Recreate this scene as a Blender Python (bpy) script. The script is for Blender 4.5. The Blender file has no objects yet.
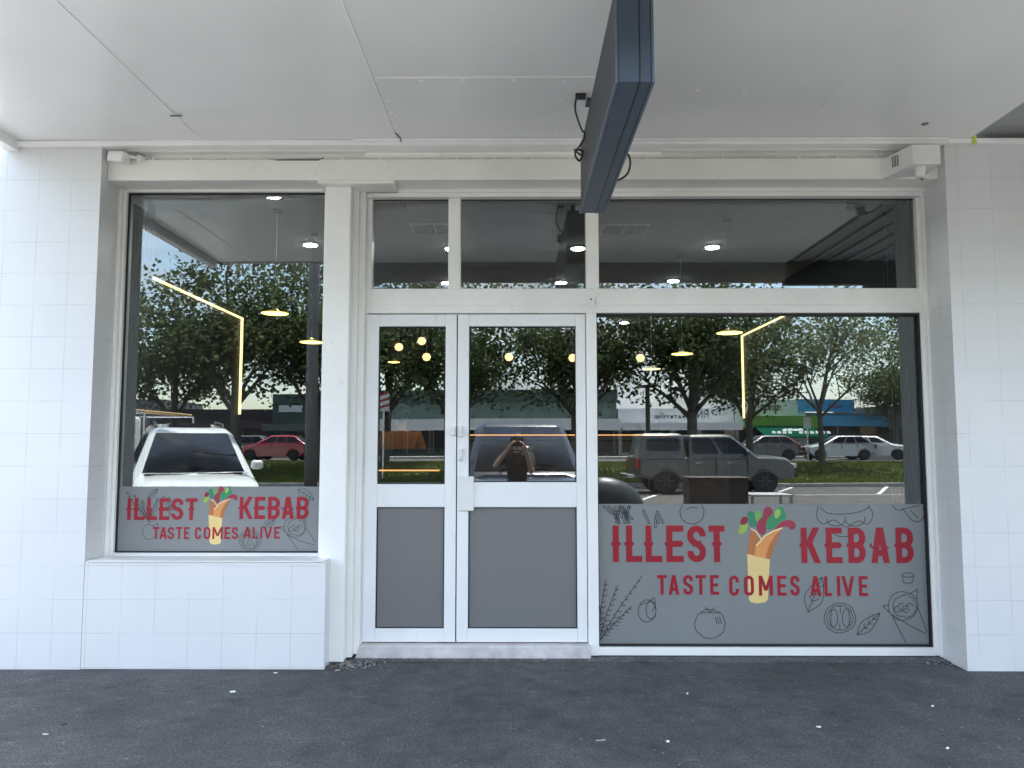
import bpy, bmesh, math, random
from mathutils import Vector, Matrix
R = math.radians
S = bpy.context.scene
COL = S.collection

# ------------------------------------------------------------------ camera, sky, sun, exposure
CAMY, CAMZ, F = -5.43, 1.45, 769.0
PITCH, YAW = R(4.46), math.atan(5 / 769)
cam_d = bpy.data.cameras.new('camera'); cam = bpy.data.objects.new('camera', cam_d); COL.objects.link(cam)
cam.location = (0, CAMY, CAMZ); cam.rotation_euler = (R(90) + PITCH, 0, YAW)
cam_d.sensor_width = 36; cam_d.lens = 36 * F / 1024; cam_d.clip_start = 0.01; cam_d.clip_end = 2000
S.camera = cam
SUN_EL, SUN_AZ = 71, 152      # high summer sun behind the photographer, footpath shaded by the canopy
w = bpy.data.worlds.new('World'); S.world = w; w.use_nodes = True
nt = w.node_tree; N = nt.nodes; L = nt.links
bg = N['Background']; bg.inputs['Strength'].default_value = 0.12
sky = N.new('ShaderNodeTexSky'); sky.sky_type = 'NISHITA'; sky.sun_disc = False
sky.sun_elevation = R(SUN_EL); sky.sun_rotation = R(SUN_AZ); sky.air_density = 1.2; sky.dust_density = 1.0
tc = N.new('ShaderNodeTexCoord'); mp = N.new('ShaderNodeMapping'); mp.inputs['Scale'].default_value = (1.6, 1.6, 5.0)
nz = N.new('ShaderNodeTexNoise'); nz.inputs['Scale'].default_value = 2.2; nz.inputs['Detail'].default_value = 9; nz.inputs['Roughness'].default_value = .58
cr = N.new('ShaderNodeValToRGB'); cr.color_ramp.elements[0].position = .45; cr.color_ramp.elements[1].position = .59
cr.color_ramp.elements[0].color = (.12, .12, .12, 1); cr.color_ramp.elements[1].color = (1, 1, 1, 1)
nz2 = N.new('ShaderNodeTexNoise'); nz2.inputs['Scale'].default_value = 5; nz2.inputs['Detail'].default_value = 6
cr2 = N.new('ShaderNodeValToRGB'); cr2.color_ramp.elements[0].position = .3; cr2.color_ramp.elements[1].position = .75
cr2.color_ramp.elements[0].color = (1.9, 2.1, 2.4, 1); cr2.color_ramp.elements[1].color = (5.8, 5.9, 6.1, 1)
mx = N.new('ShaderNodeMix'); mx.data_type = 'RGBA'
L.new(tc.outputs['Generated'], mp.inputs['Vector']); L.new(mp.outputs['Vector'], nz.inputs['Vector']); L.new(mp.outputs['Vector'], nz2.inputs['Vector'])
L.new(nz.outputs['Fac'], cr.inputs['Fac']); L.new(nz2.outputs['Fac'], cr2.inputs['Fac'])
L.new(cr.outputs['Color'], mx.inputs['Factor']); L.new(sky.outputs['Color'], mx.inputs['A']); L.new(cr2.outputs['Color'], mx.inputs['B'])
L.new(mx.outputs['Result'], bg.inputs['Color'])
sd = bpy.data.lights.new('sun', 'SUN'); sd.energy = 4.2; sd.angle = R(0.6); sd.color = (1, .96, .9)
sun = bpy.data.objects.new('sun', sd); COL.objects.link(sun)
_d = Vector((math.sin(R(SUN_AZ)) * math.cos(R(SUN_EL)), math.cos(R(SUN_AZ)) * math.cos(R(SUN_EL)), math.sin(R(SUN_EL))))
sun.rotation_euler = _d.to_track_quat('Z', 'Y').to_euler()
S.view_settings.view_transform = 'Standard'; S.view_settings.look = 'None'
S.view_settings.exposure = 2.68; S.view_settings.gamma = 1; S.view_settings.use_curve_mapping = False
S.render.engine = 'CYCLES'
try:
    S.cycles.max_bounces = 9; S.cycles.transparent_max_bounces = 16; S.cycles.glossy_bounces = 5; S.cycles.diffuse_bounces = 5
    S.cycles.caustics_reflective = False; S.cycles.caustics_refractive = False; S.cycles.sample_clamp_indirect = 6
except Exception: pass

# ------------------------------------------------------------------ materials
def srgb(r, g, b):
    c = []
    for v in (r, g, b):
        v /= 255; c.append(v / 12.92 if v <= .04045 else ((v + .055) / 1.055) ** 2.4)
    return (*c, 1)
def mat(name, col, rough=.5, metal=0, var=.12, scale=6, bump=0, bscale=60, emit=None, es=0, spec=.5, coat=0, detail=4, scuff=0):
    m = bpy.data.materials.new(name); m.use_nodes = True
    t = m.node_tree; p = t.nodes['Principled BSDF']
    if len(col) == 3: col = (*col, 1)
    p.inputs['Roughness'].default_value = rough; p.inputs['Metallic'].default_value = metal
    p.inputs['Specular IOR Level'].default_value = spec
    if coat: p.inputs['Coat Weight'].default_value = coat; p.inputs['Coat Roughness'].default_value = .04
    tcn = t.nodes.new('ShaderNodeTexCoord')
    if var:
        n = t.nodes.new('ShaderNodeTexNoise'); n.inputs['Scale'].default_value = scale; n.inputs['Detail'].default_value = detail
        r = t.nodes.new('ShaderNodeValToRGB'); e = r.color_ramp.elements
        e[0].position = .3; e[1].position = .7
        e[0].color = tuple(c * (1 - var) for c in col[:3]) + (1,); e[1].color = tuple(min(1, c * (1 + var)) for c in col[:3]) + (1,)
        t.links.new(tcn.outputs['Object'], n.inputs['Vector']); t.links.new(n.outputs['Fac'], r.inputs['Fac']); t.links.new(r.outputs['Color'], p.inputs['Base Color'])
    else: p.inputs['Base Color'].default_value = col
    if scuff:
        m1 = t.nodes.new('ShaderNodeMapping'); m1.inputs['Scale'].default_value = (5, 5, 2.2); n1 = t.nodes.new('ShaderNodeTexNoise'); n1.inputs['Scale'].default_value = 3; n1.inputs['Detail'].default_value = 10; n1.inputs['Roughness'].default_value = .72
        r1 = t.nodes.new('ShaderNodeValToRGB'); r1.color_ramp.elements[0].position = .62; r1.color_ramp.elements[1].position = .74; r1.color_ramp.elements[0].color = (1, 1, 1, 1); r1.color_ramp.elements[1].color = (1 - scuff,) * 3 + (1,)
        x1 = t.nodes.new('ShaderNodeMix'); x1.data_type = 'RGBA'; x1.blend_type = 'MULTIPLY'; x1.inputs['Factor'].default_value = 1
        t.links.new(tcn.outputs['Object'], m1.inputs[0]); t.links.new(m1.outputs[0], n1.inputs['Vector']); t.links.new(n1.outputs['Fac'], r1.inputs['Fac'])
        t.links.new(r.outputs['Color'], x1.inputs['A']); t.links.new(r1.outputs['Color'], x1.inputs['B']); t.links.new(x1.outputs['Result'], p.inputs['Base Color'])
    if bump:
        n = t.nodes.new('ShaderNodeTexNoise'); n.inputs['Scale'].default_value = bscale; n.inputs['Detail'].default_value = 5
        b = t.nodes.new('ShaderNodeBump'); b.inputs['Strength'].default_value = bump; b.inputs['Distance'].default_value = .01
        t.links.new(tcn.outputs['Object'], n.inputs['Vector']); t.links.new(n.outputs['Fac'], b.inputs['Height']); t.links.new(b.outputs['Normal'], p.inputs['Normal'])
    if emit:
        p.inputs['Emission Color'].default_value = (*emit[:3], 1); p.inputs['Emission Strength'].default_value = es
    return m
M = {}
M['paint'] = mat('white_frame_paint', (.87, .87, .84), .38, var=.04, scuff=.18, scale=3, bump=.12, bscale=25)
M['pvc'] = mat('white_door_paint', (.84, .85, .85), .3, var=.03, scuff=.22, scale=4, bump=.05, bscale=30)
M['beam'] = mat('cream_beam_paint', (.85, .845, .79), .42, var=.05, scuff=.15, scale=2.5, bump=.25, bscale=18)
M['soffit'] = mat('canopy_sheet_paint', (.86, .865, .855), .22, var=.05, scale=.9, bump=.25, bscale=1.6, scuff=.07)
M['strip'] = mat('white_cover_strip', (.90, .90, .89), .4, var=.03)
M['screw'] = mat('screw_filler', (.93, .93, .92), .5, var=0)
M['nsoffit'] = mat('neighbour_soffit', (.36, .365, .37), .5, var=.08, scale=2)
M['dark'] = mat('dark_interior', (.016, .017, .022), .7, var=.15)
M['dceil'] = mat('dark_ceiling', (.38, .38, .38), .8, var=.05)
M['dfloor'] = mat('shop_floor', (.10, .10, .10), .4, var=.15)
M['rib'] = mat('ribbed_panel', (.05, .053, .07), .7, var=.1)
M['seal'] = mat('black_rubber_seal', (.01, .01, .012), .6, var=0)
M['threshold'] = mat('concrete_threshold', (.58, .555, .545), .8, var=.2, scale=9, bump=.4, bscale=40)
M['film'] = mat('frosted_film', (.215, .228, .228), .35, var=.05, scale=1.3)
M['filmd'] = mat('frosted_film_plain', (.172, .173, .174), .4, var=.03, scale=1.1)
M['red'] = mat('red_vinyl', srgb(152, 4, 36), .45, var=.10, scale=2.0)
M['line'] = mat('charcoal_vinyl_line', (.02, .025, .028), .5, var=0)
M['signblue'] = mat('sign_blue_steel', srgb(64, 77, 92), .42, var=.06, scale=5, bump=.06)
M['signface'] = mat('sign_face_dark', srgb(36, 42, 52), .45, var=.05)
M['signedge'] = mat('sign_trim', srgb(84, 97, 112), .4, var=.04)
M['cable'] = mat('black_cable', (.02, .022, .025), .5, var=0)
M['wcable'] = mat('white_painted_cable', (.66, .66, .63), .5, var=.05)
M['plastic'] = mat('white_plastic', (.78, .78, .76), .35, var=.03)
M['grille'] = mat('grey_grille', (.16, .16, .16), .6, var=.05)
M['chrome'] = mat('satin_steel', (.6, .6, .62), .25, metal=1, var=.03)
M['lamp'] = mat('downlight_glow', (.9, .9, .9), .5, var=0, emit=(1, .98, .95), es=28)
M['ylamp'] = mat('pendant_glow', (.9, .8, .3), .5, var=0, emit=(1, .78, .2), es=1.1)
M['amber'] = mat('amber_globe', (.9, .6, .3), .4, var=0, emit=(1, .62, .28), es=.45)
M['led'] = mat('gold_led_strip', (.9, .8, .4), .5, var=0, emit=(1, .76, .34), es=.5)
M['oled'] = mat('orange_led_strip', (.9, .5, .2), .5, var=0, emit=(1, .42, .14), es=.35)
M['brass'] = mat('brass', (.55, .42, .12), .35, metal=.8, var=.05)
M['brown'] = mat('brown_timber', (.085, .062, .05), .5, var=.25, scale=8)
M['table'] = mat('pale_table', (.5, .5, .48), .4, var=.05)
M['black'] = mat('black_trim', (.012, .012, .013), .45, var=0)
M['leather'] = mat('dark_leather', (.03, .038, .042), .4, var=.2, bump=.3, bscale=14)
M['skin'] = mat('skin', (.45, .27, .19), .5, var=.08, scale=20)
M['tee'] = mat('black_tshirt', (.016, .016, .02), .85, var=.25, scale=9, bump=.4, bscale=14)
M['jeans'] = mat('dark_trousers', (.02, .024, .035), .85, var=.2, bump=.3)
M['rust'] = mat('orange_brown_shirt', (.40, .12, .03), .85, var=.15, bump=.4, bscale=14)
M['hair'] = mat('black_hair', (.012, .01, .01), .6, var=.3, scale=30, bump=.5)
M['navycap'] = mat('navy_cap', (.02, .025, .045), .8, var=.1)
M['redp'] = mat('red_patch', (.35, .03, .04), .7, var=.05)
M['glasscar'] = mat('car_glass', (.008, .01, .016), .04, var=0, spec=.35)
M['wcar'] = mat('white_car_paint', (.72, .74, .73), .25, var=.02, coat=.8)
M['gcar'] = mat('grey_car_paint', (.088, .083, .078), .35, metal=.3, var=.03, coat=.7)
M['kcar'] = mat('black_car_paint', (.02, .023, .036), .22, metal=.3, var=.03, coat=1)
M['rcar'] = mat('red_car_paint', (.42, .015, .03), .25, var=.02, coat=1)
M['scar'] = mat('silver_car_paint', (.40, .42, .44), .28, metal=.5, var=.02, coat=1)
M['tyre'] = mat('tyre_rubber', (.02, .02, .02), .8, var=.1)
M['rim'] = mat('alloy_rim', (.10, .10, .105), .45, metal=.4, var=.05)
M['lens'] = mat('headlight_lens', (.65, .67, .7), .1, var=0)
M['tail'] = mat('tail_light_red', (.35, .01, .015), .2, var=0)
M['amberl'] = mat('amber_beacon', (.8, .3, .04), .3, var=0)
M['bark'] = mat('plane_tree_bark', (.11, .10, .085), .9, var=.4, scale=5, bump=.8, bscale=12)
M['pole'] = mat('grey_pole', (.15, .15, .15), .7, var=.15)
M['kerb'] = mat('concrete_kerb', (.34, .33, .31), .85, var=.15, scale=4, bump=.3)
M['line_w'] = mat('road_marking', (.72, .72, .70), .7, var=.12, scale=6)
M['fgreen'] = mat('green_grey_fascia', (.10, .145, .125), .6, var=.10, scale=.8)
M['fdark'] = mat('dark_green_roof', (.05, .075, .07), .6, var=.1, scale=.8)
M['fwhite'] = mat('white_fascia', (.62, .63, .64), .6, var=.08, scale=.7)
M['shopdark'] = mat('dark_shopfront', (.025, .027, .032), .3, var=.2, scale=1.2)
M['sgreen'] = mat('lime_sign', (.12, .30, .03), .5, var=.1)
M['awn'] = mat('green_awning', (.008, .085, .05), 1, var=.08, spec=0)
M['blue'] = mat('sky_blue_sign', (.05, .30, .52), .5, var=.06)
M['dbrick'] = mat('brown_fence', (.035, .025, .03), .8, var=.2)
M['orange'] = mat('tan_board', (.45, .30, .14), .7, var=.1)
M['rwall'] = mat('grey_wall', (.13, .13, .14), .8, var=.15, scale=.6)
M['wire'] = M['cable']; M['fasc'] = mat('grey_fascia_paint', (.26, .27, .28), .5, var=.06)
# leaves
def leafmat(name, a, b):
    m = bpy.data.materials.new(name); m.use_nodes = True; t = m.node_tree; p = t.nodes['Principled BSDF']
    g = t.nodes.new('ShaderNodeNewGeometry'); r = t.nodes.new('ShaderNodeValToRGB')
    r.color_ramp.elements[0].color = (*a, 1); r.color_ramp.elements[1].color = (*b, 1)
    t.links.new(g.outputs['Random Per Island'], r.inputs['Fac']); t.links.new(r.outputs['Color'], p.inputs['Base Color'])
    p.inputs['Roughness'].default_value = .85; p.inputs['Specular IOR Level'].default_value = .15
    tr = t.nodes.new('ShaderNodeBsdfTranslucent'); mixs = t.nodes.new('ShaderNodeMixShader'); mixs.inputs[0].default_value = .45
    t.links.new(r.outputs['Color'], tr.inputs['Color']); t.links.new(p.outputs[0], mixs.inputs[1]); t.links.new(tr.outputs[0], mixs.inputs[2])
    t.links.new(mixs.outputs[0], t.nodes['Material Output'].inputs['Surface'])
    return m
M['leaf'] = leafmat('plane_leaves', (.045, .065, .028), (.12, .15, .06))
M['leafl'] = leafmat('light_leaves', (.10, .13, .06), (.22, .25, .13))
M['grass_b'] = leafmat('grass_blades', (.07, .10, .02), (.17, .19, .05))
# window glass: thin tinted pane with a reflective skin
def glass(name, refl, tint):
    m = bpy.data.materials.new(name); m.use_nodes = True; t = m.node_tree
    for n in list(t.nodes):
        if n.type != 'OUTPUT_MATERIAL': t.nodes.remove(n)
    tr = t.nodes.new('ShaderNodeBsdfTransparent'); tr.inputs[0].default_value = (*tint, 1)
    gl = t.nodes.new('ShaderNodeBsdfGlossy'); gl.inputs['Roughness'].default_value = 0.0; gl.inputs['Color'].default_value = (.96, 1, 1, 1)
    tcn = t.nodes.new('ShaderNodeTexCoord'); n = t.nodes.new('ShaderNodeTexNoise'); n.inputs['Scale'].default_value = 1.1; n.inputs['Detail'].default_value = 0
    b = t.nodes.new('ShaderNodeBump'); b.inputs['Strength'].default_value = .012; b.inputs['Distance'].default_value = .05
    t.links.new(tcn.outputs['Object'], n.inputs['Vector']); t.links.new(n.outputs['Fac'], b.inputs['Height']); t.links.new(b.outputs['Normal'], gl.inputs['Normal'])
    lw = t.nodes.new('ShaderNodeFresnel'); lw.inputs['IOR'].default_value = 1.5
    ma = t.nodes.new('ShaderNodeMath'); ma.operation = 'ADD'; ma.inputs[1].default_value = refl - .04; ma.use_clamp = True
    t.links.new(lw.outputs[0], ma.inputs[0])
    mi = t.nodes.new('ShaderNodeMixShader'); t.links.new(ma.outputs[0], mi.inputs[0]); t.links.new(tr.outputs[0], mi.inputs[1]); t.links.new(gl.outputs[0], mi.inputs[2])
    t.links.new(mi.outputs[0], t.nodes['Material Output'].inputs['Surface'])
    return m
M['glass'] = glass('shop_glass', .112, (.80, .84, .84))

def tile_mat():
    m = bpy.data.materials.new('painted_wall_tiles'); m.use_nodes = True; t = m.node_tree; p = t.nodes['Principled BSDF']
    tcn = t.nodes.new('ShaderNodeTexCoord'); mpn = t.nodes.new('ShaderNodeMapping')
    sx = t.nodes.new('ShaderNodeSeparateXYZ'); cx = t.nodes.new('ShaderNodeCombineXYZ'); ad = t.nodes.new('ShaderNodeMath'); ad.operation = 'SUBTRACT'
    t.links.new(tcn.outputs['Object'], sx.inputs[0]); t.links.new(sx.outputs[0], ad.inputs[0]); t.links.new(sx.outputs[1], ad.inputs[1])
    t.links.new(ad.outputs[0], cx.inputs[0]); t.links.new(sx.outputs[2], cx.inputs[1]); t.links.new(cx.outputs[0], mpn.inputs[0])
    mpn.inputs['Location'].default_value = (1.243 - .36 + .001, -.013, 0)
    br = t.nodes.new('ShaderNodeTexBrick'); br.offset = 0; br.inputs['Scale'].default_value = 1
    br.inputs['Brick Width'].default_value = .2215; br.inputs['Row Height'].default_value = .215; br.inputs['Mortar Size'].default_value = .0025; br.inputs['Mortar Smooth'].default_value = .6
    br.inputs['Color1'].default_value = (.74, .765, .79, 1); br.inputs['Color2'].default_value = (.77, .79, .805, 1); br.inputs['Mortar'].default_value = (.62, .64, .66, 1)
    t.links.new(mpn.outputs[0], br.inputs['Vector'])
    n = t.nodes.new('ShaderNodeTexNoise'); n.inputs['Scale'].default_value = 1.4; n.inputs['Detail'].default_value = 6
    n3 = t.nodes.new('ShaderNodeTexNoise'); n3.inputs['Scale'].default_value = 3.1; n3.inputs['Detail'].default_value = 1
    # some joints are filled with paint: fade joint by noise
    r3 = t.nodes.new('ShaderNodeMapRange'); r3.inputs['From Min'].default_value = .35; r3.inputs['From Max'].default_value = .6; r3.inputs['To Min'].default_value = .1; r3.inputs['To Max'].default_value = .95
    t.links.new(tcn.outputs['Object'], n.inputs['Vector']); t.links.new(tcn.outputs['Object'], n3.inputs['Vector']); t.links.new(n3.outputs['Fac'], r3.inputs['Value'])
    jm = t.nodes.new('ShaderNodeMath'); jm.operation = 'MULTIPLY'; t.links.new(br.outputs['Fac'], jm.inputs[0]); t.links.new(r3.outputs[0], jm.inputs[1])
    mixc = t.nodes.new('ShaderNodeMix'); mixc.data_type = 'RGBA'; mixc.inputs['A'].default_value = (.74, .748, .748, 1); mixc.inputs['B'].default_value = (.55, .56, .57, 1)
    t.links.new(jm.outputs[0], mixc.inputs['Factor'])
    mr = t.nodes.new('ShaderNodeMix'); mr.data_type = 'RGBA'; mr.blend_type = 'MULTIPLY'; mr.inputs['Factor'].default_value = 1
    rr = t.nodes.new('ShaderNodeValToRGB'); rr.color_ramp.elements[0].position = .3; rr.color_ramp.elements[0].color = (.94, .945, .95, 1); rr.color_ramp.elements[1].position = .6
    t.links.new(n.outputs['Fac'], rr.inputs['Fac']); t.links.new(mixc.outputs['Result'], mr.inputs['A']); t.links.new(rr.outputs['Color'], mr.inputs['B'])
    t.links.new(mr.outputs['Result'], p.inputs['Base Color']); p.inputs['Roughness'].default_value = .33
    h = t.nodes.new('ShaderNodeMath'); h.operation = 'MULTIPLY_ADD'; h.inputs[1].default_value = -1; t.links.new(jm.outputs[0], h.inputs[0])
    n4 = t.nodes.new('ShaderNodeTexNoise'); n4.inputs['Scale'].default_value = 14; n4.inputs['Detail'].default_value = 3
    hm = t.nodes.new('ShaderNodeMath'); hm.operation = 'MULTIPLY'; hm.inputs[1].default_value = .5
    t.links.new(tcn.outputs['Object'], n4.inputs['Vector']); t.links.new(n4.outputs['Fac'], hm.inputs[0]); t.links.new(hm.outputs[0], h.inputs[2])
    b = t.nodes.new('ShaderNodeBump'); b.inputs['Strength'].default_value = .35; b.inputs['Distance'].default_value = .004
    t.links.new(h.outputs[0], b.inputs['Height']); t.links.new(b.outputs['Normal'], p.inputs['Normal'])
    return m
M['tile'] = tile_mat()

def asphalt_mat(name, c0, c1, specks, rough=.85):
    m = bpy.data.materials.new(name); m.use_nodes = True; t = m.node_tree; p = t.nodes['Principled BSDF']; p.inputs['Roughness'].default_value = rough
    tcn = t.nodes.new('ShaderNodeTexCoord')
    def noise(s, d, r=.6):
        n = t.nodes.new('ShaderNodeTexNoise'); n.inputs['Scale'].default_value = s; n.inputs['Detail'].default_value = d; n.inputs['Roughness'].default_value = r
        t.links.new(tcn.outputs['Object'], n.inputs['Vector']); return n
    def ramp(src, a, b, ca, cb):
        r = t.nodes.new('ShaderNodeValToRGB'); r.color_ramp.elements[0].position = a; r.color_ramp.elements[1].position = b
        r.color_ramp.elements[0].color = (*ca, 1); r.color_ramp.elements[1].color = (*cb, 1); t.links.new(src, r.inputs['Fac']); return r
    def mul(a, b, mode='MULTIPLY'):
        x = t.nodes.new('ShaderNodeMix'); x.data_type = 'RGBA'; x.blend_type = mode; x.inputs['Factor'].default_value = 1
        t.links.new(a, x.inputs['A']); t.links.new(b, x.inputs['B']); return x.outputs['Result']
    big = ramp(noise(1.1, 5).outputs['Fac'], .3, .7, c0, c1)
    fine = ramp(noise(75, 3, .75).outputs['Fac'], .34, .66, (.42, .42, .43), (1.62, 1.62, 1.6))
    mid = ramp(noise(9, 8, .75).outputs['Fac'], .32, .68, (.76, .76, .77), (1.24, 1.24, 1.23))
    c = mul(mul(big.outputs[0], fine.outputs[0]), mid.outputs[0])
    if specks:
        for sc, th, k in ((16, .075, .34), (42, .10, .26), (30, .06, .03)):
            v = t.nodes.new('ShaderNodeTexVoronoi'); v.inputs['Scale'].default_value = sc; v.inputs['Randomness'].default_value = 1
            t.links.new(tcn.outputs['Object'], v.inputs['Vector'])
            lt = t.nodes.new('ShaderNodeMath'); lt.operation = 'LESS_THAN'; lt.inputs[1].default_value = th; t.links.new(v.outputs['Distance'], lt.inputs[0])
            gate = ramp(noise(2.3 + sc * .05, 3).outputs['Fac'], .46, .56, (0, 0, 0), (1, 1, 1))
            mm = t.nodes.new('ShaderNodeMath'); mm.operation = 'MULTIPLY'; t.links.new(lt.outputs[0], mm.inputs[0]); t.links.new(gate.outputs[0], mm.inputs[1])
            x = t.nodes.new('ShaderNodeMix'); x.data_type = 'RGBA'; x.inputs['B'].default_value = (k, k, k, 1)
            t.links.new(mm.outputs[0], x.inputs['Factor']); t.links.new(c, x.inputs['A']); c = x.outputs['Result']
        dk = ramp(noise(3.3, 9, .72).outputs['Fac'], .52, .68, (1, 1, 1), (.62, .62, .63)); c = mul(c, dk.outputs[0])
        # pale scuffs
        mp2 = t.nodes.new('ShaderNodeMapping'); mp2.inputs['Scale'].default_value = (3, 9, 1); mp2.inputs['Rotation'].default_value = (0, 0, .35)
        ns = t.nodes.new('ShaderNodeTexNoise'); ns.inputs['Scale'].default_value = 1.6; ns.inputs['Detail'].default_value = 8; ns.inputs['Roughness'].default_value = .7
        t.links.new(tcn.outputs['Object'], mp2.inputs[0]); t.links.new(mp2.outputs[0], ns.inputs['Vector'])
        sc2 = ramp(ns.outputs['Fac'], .57, .72, (1, 1, 1), (1.9, 1.88, 1.85)); c = mul(c, sc2.outputs[0])
    t.links.new(c, p.inputs['Base Color'])
    b = t.nodes.new('ShaderNodeBump'); b.inputs['Strength'].default_value = .7; b.inputs['Distance'].default_value = .005
    t.links.new(noise(130, 4, .7).outputs['Fac'], b.inputs['Height']); t.links.new(b.outputs['Normal'], p.inputs['Normal'])
    return m
M['foot'] = asphalt_mat('footpath_asphalt', (.050, .051, .053), (.092, .0925, .094), True)
M['foot2'] = asphalt_mat('footpath_mortar_edge', (.08, .08, .082), (.12, .12, .121), True)
M['road'] = asphalt_mat('carpark_asphalt', (.058, .054, .050), (.084, .078, .072), False)
M['grassg'] = mat('grass_ground', (.085, .11, .035), .95, var=.35, scale=1.2, bump=.5, bscale=20, detail=8)

# ------------------------------------------------------------------ helpers
def tag(o, label=None, cat=None, group=None, kind=None):
    if label: o['label'] = label
    if cat: o['category'] = cat
    if group: o['group'] = group
    if kind: o['kind'] = kind
    return o
def empty(name, loc=(0, 0, 0), rz=0, label=None, cat=None, group=None):
    o = bpy.data.objects.new(name, None); COL.objects.link(o); o.location = loc; o.rotation_euler = (0, 0, rz)
    o.empty_display_size = .1
    return tag(o, label, cat, group)
class MB:
    def __init__(s): s.v = []; s.f = []
    def add(s, vs, fs):
        b = len(s.v); s.v += [tuple(v) for v in vs]; s.f += [tuple(b + i for i in f) for f in fs]; return s
    def box(s, x0, x1, y0, y1, z0, z1):
        if x0 > x1: x0, x1 = x1, x0
        if y0 > y1: y0, y1 = y1, y0
        if z0 > z1: z0, z1 = z1, z0
        return s.add([(x0, y0, z0), (x1, y0, z0), (x1, y1, z0), (x0, y1, z0), (x0, y0, z1), (x1, y0, z1), (x1, y1, z1), (x0, y1, z1)],
              [(0, 3, 2, 1), (4, 5, 6, 7), (0, 1, 5, 4), (1, 2, 6, 5), (2, 3, 7, 6), (3, 0, 4, 7)])
    def tube(s, pts, r, n=8, caps=True):
        pts = [Vector(p) for p in pts]; rs = r if isinstance(r, (list, tuple)) else [r] * len(pts)
        base = len(s.v); prev = None
        for i, p in enumerate(pts):
            d = (pts[min(i + 1, len(pts) - 1)] - pts[max(i - 1, 0)]).normalized()
            if prev is None: a = Vector((0, 0, 1)) if abs(d.z) < .9 else Vector((1, 0, 0)); u = d.cross(a).normalized()
            else: u = (prev - d * prev.dot(d)).normalized()
            prev = u; v = d.cross(u)
            for k in range(n):
                t = 2 * math.pi * k / n; s.v.append(tuple(p + (u * math.cos(t) + v * math.sin(t)) * rs[i]))
        for i in range(len(pts) - 1):
            for k in range(n):
                a = base + i * n + k; b = base + i * n + (k + 1) % n; s.f.append((a, b, b + n, a + n))
        if caps:
            s.f.append(tuple(base + k for k in range(n))[::-1]); s.f.append(tuple(base + (len(pts) - 1) * n + k for k in range(n)))
        return s
    def lathe(s, prof, c=(0, 0, 0), n=24, axis='z'):
        base = len(s.v)
        for (r, h) in prof:
            for k in range(n):
                t = 2 * math.pi * k / n; a, b = r * math.cos(t), r * math.sin(t)
                p = (a, b, h) if axis == 'z' else ((a, h, b) if axis == 'y' else (h, a, b))
                s.v.append((c[0] + p[0], c[1] + p[1], c[2] + p[2]))
        for i in range(len(prof) - 1):
            for k in range(n):
                a = base + i * n + k; b = base + i * n + (k + 1) % n; s.f.append((a, b, b + n, a + n))
        s.f.append(tuple(base + k for k in range(n))[::-1]); s.f.append(tuple(base + (len(prof) - 1) * n + k for k in range(n)))
        return s
    def prism(s, poly, y0, y1):      # poly in x,z ; extruded along y
        n = len(poly); b = len(s.v)
        s.v += [(x, y0, z) for x, z in poly] + [(x, y1, z) for x, z in poly]
        s.f += [tuple(b + i for i in range(n)), tuple(b + n + i for i in range(n))[::-1]]
        s.f += [(b + i, b + n + i, b + n + (i + 1) % n, b + (i + 1) % n) for i in range(n)]
        return s
    def ribbon(s, pts, wd, y, closed=False, hcut=False):   # flat stroke in x,z
        P = [Vector(p) for p in pts]; P = [p for i, p in enumerate(P) if i == 0 or (p - P[i - 1]).length > 1e-5]; n = len(P); out = []
        if n == 2 and not closed and hcut and abs(P[0].x - P[1].x) > 1e-5 and abs(P[0].y - P[1].y) > abs(P[0].x - P[1].x) * .3:
            k = wd / 2 * (P[1] - P[0]).length / abs(P[1].y - P[0].y); b = len(s.v)
            s.v += [(P[0].x + k, y, P[0].y), (P[0].x - k, y, P[0].y), (P[1].x - k, y, P[1].y), (P[1].x + k, y, P[1].y)]; s.f.append((b, b + 1, b + 2, b + 3)); return s
        for i in range(n):
            a = P[i - 1] if (i > 0 or closed) else None; c = P[(i + 1) % n] if (i < n - 1 or closed) else None
            d1 = (P[i] - a).normalized() if a is not None else None; d2 = (c - P[i]).normalized() if c is not None else None
            if d1 is None: d1 = d2
            if d2 is None: d2 = d1
            n1 = Vector((-d1.y, d1.x)); n2 = Vector((-d2.y, d2.x)); m = n1 + n2
            m = n1 if m.length < 1e-4 else m.normalized(); k = 1 / max(.45, m.dot(n1))
            out.append((P[i] + m * wd / 2 * k, P[i] - m * wd / 2 * k))
        b = len(s.v)
        for q, r in out: s.v += [(q.x, y, q.y), (r.x, y, r.y)]
        for i in range(n if closed else n - 1):
            a = b + 2 * i; c = b + 2 * ((i + 1) % n); s.f.append((a, a + 1, c + 1, c))
        return s
    def poly(s, pts, y): return s.add([(x, y, z) for x, z in pts], [tuple(range(len(pts)))])
    def build(s, name, m, parent=None, bevel=0, smooth=False, seg=2, label=None, xf=None):
        me = bpy.data.meshes.new(name); me.from_pydata(s.v, [], s.f)
        if xf: me.transform(xf)
        me.materials.append(m if not isinstance(m, str) else M[m])
        bm = bmesh.new(); bm.from_mesh(me)
        if s.f and not getattr(s, 'flat', False): bmesh.ops.recalc_face_normals(bm, faces=bm.faces)
        bm.to_mesh(me); bm.free()
        if smooth:
            for p in me.polygons: p.use_smooth = True
        o = bpy.data.objects.new(name, me); COL.objects.link(o)
        if parent: o.parent = parent
        if bevel:
            md = o.modifiers.new('bevel', 'BEVEL'); md.width = bevel; md.segments = seg; md.limit_method = 'ANGLE'; md.angle_limit = R(40)
        if label: o['label'] = label
        return o
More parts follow.
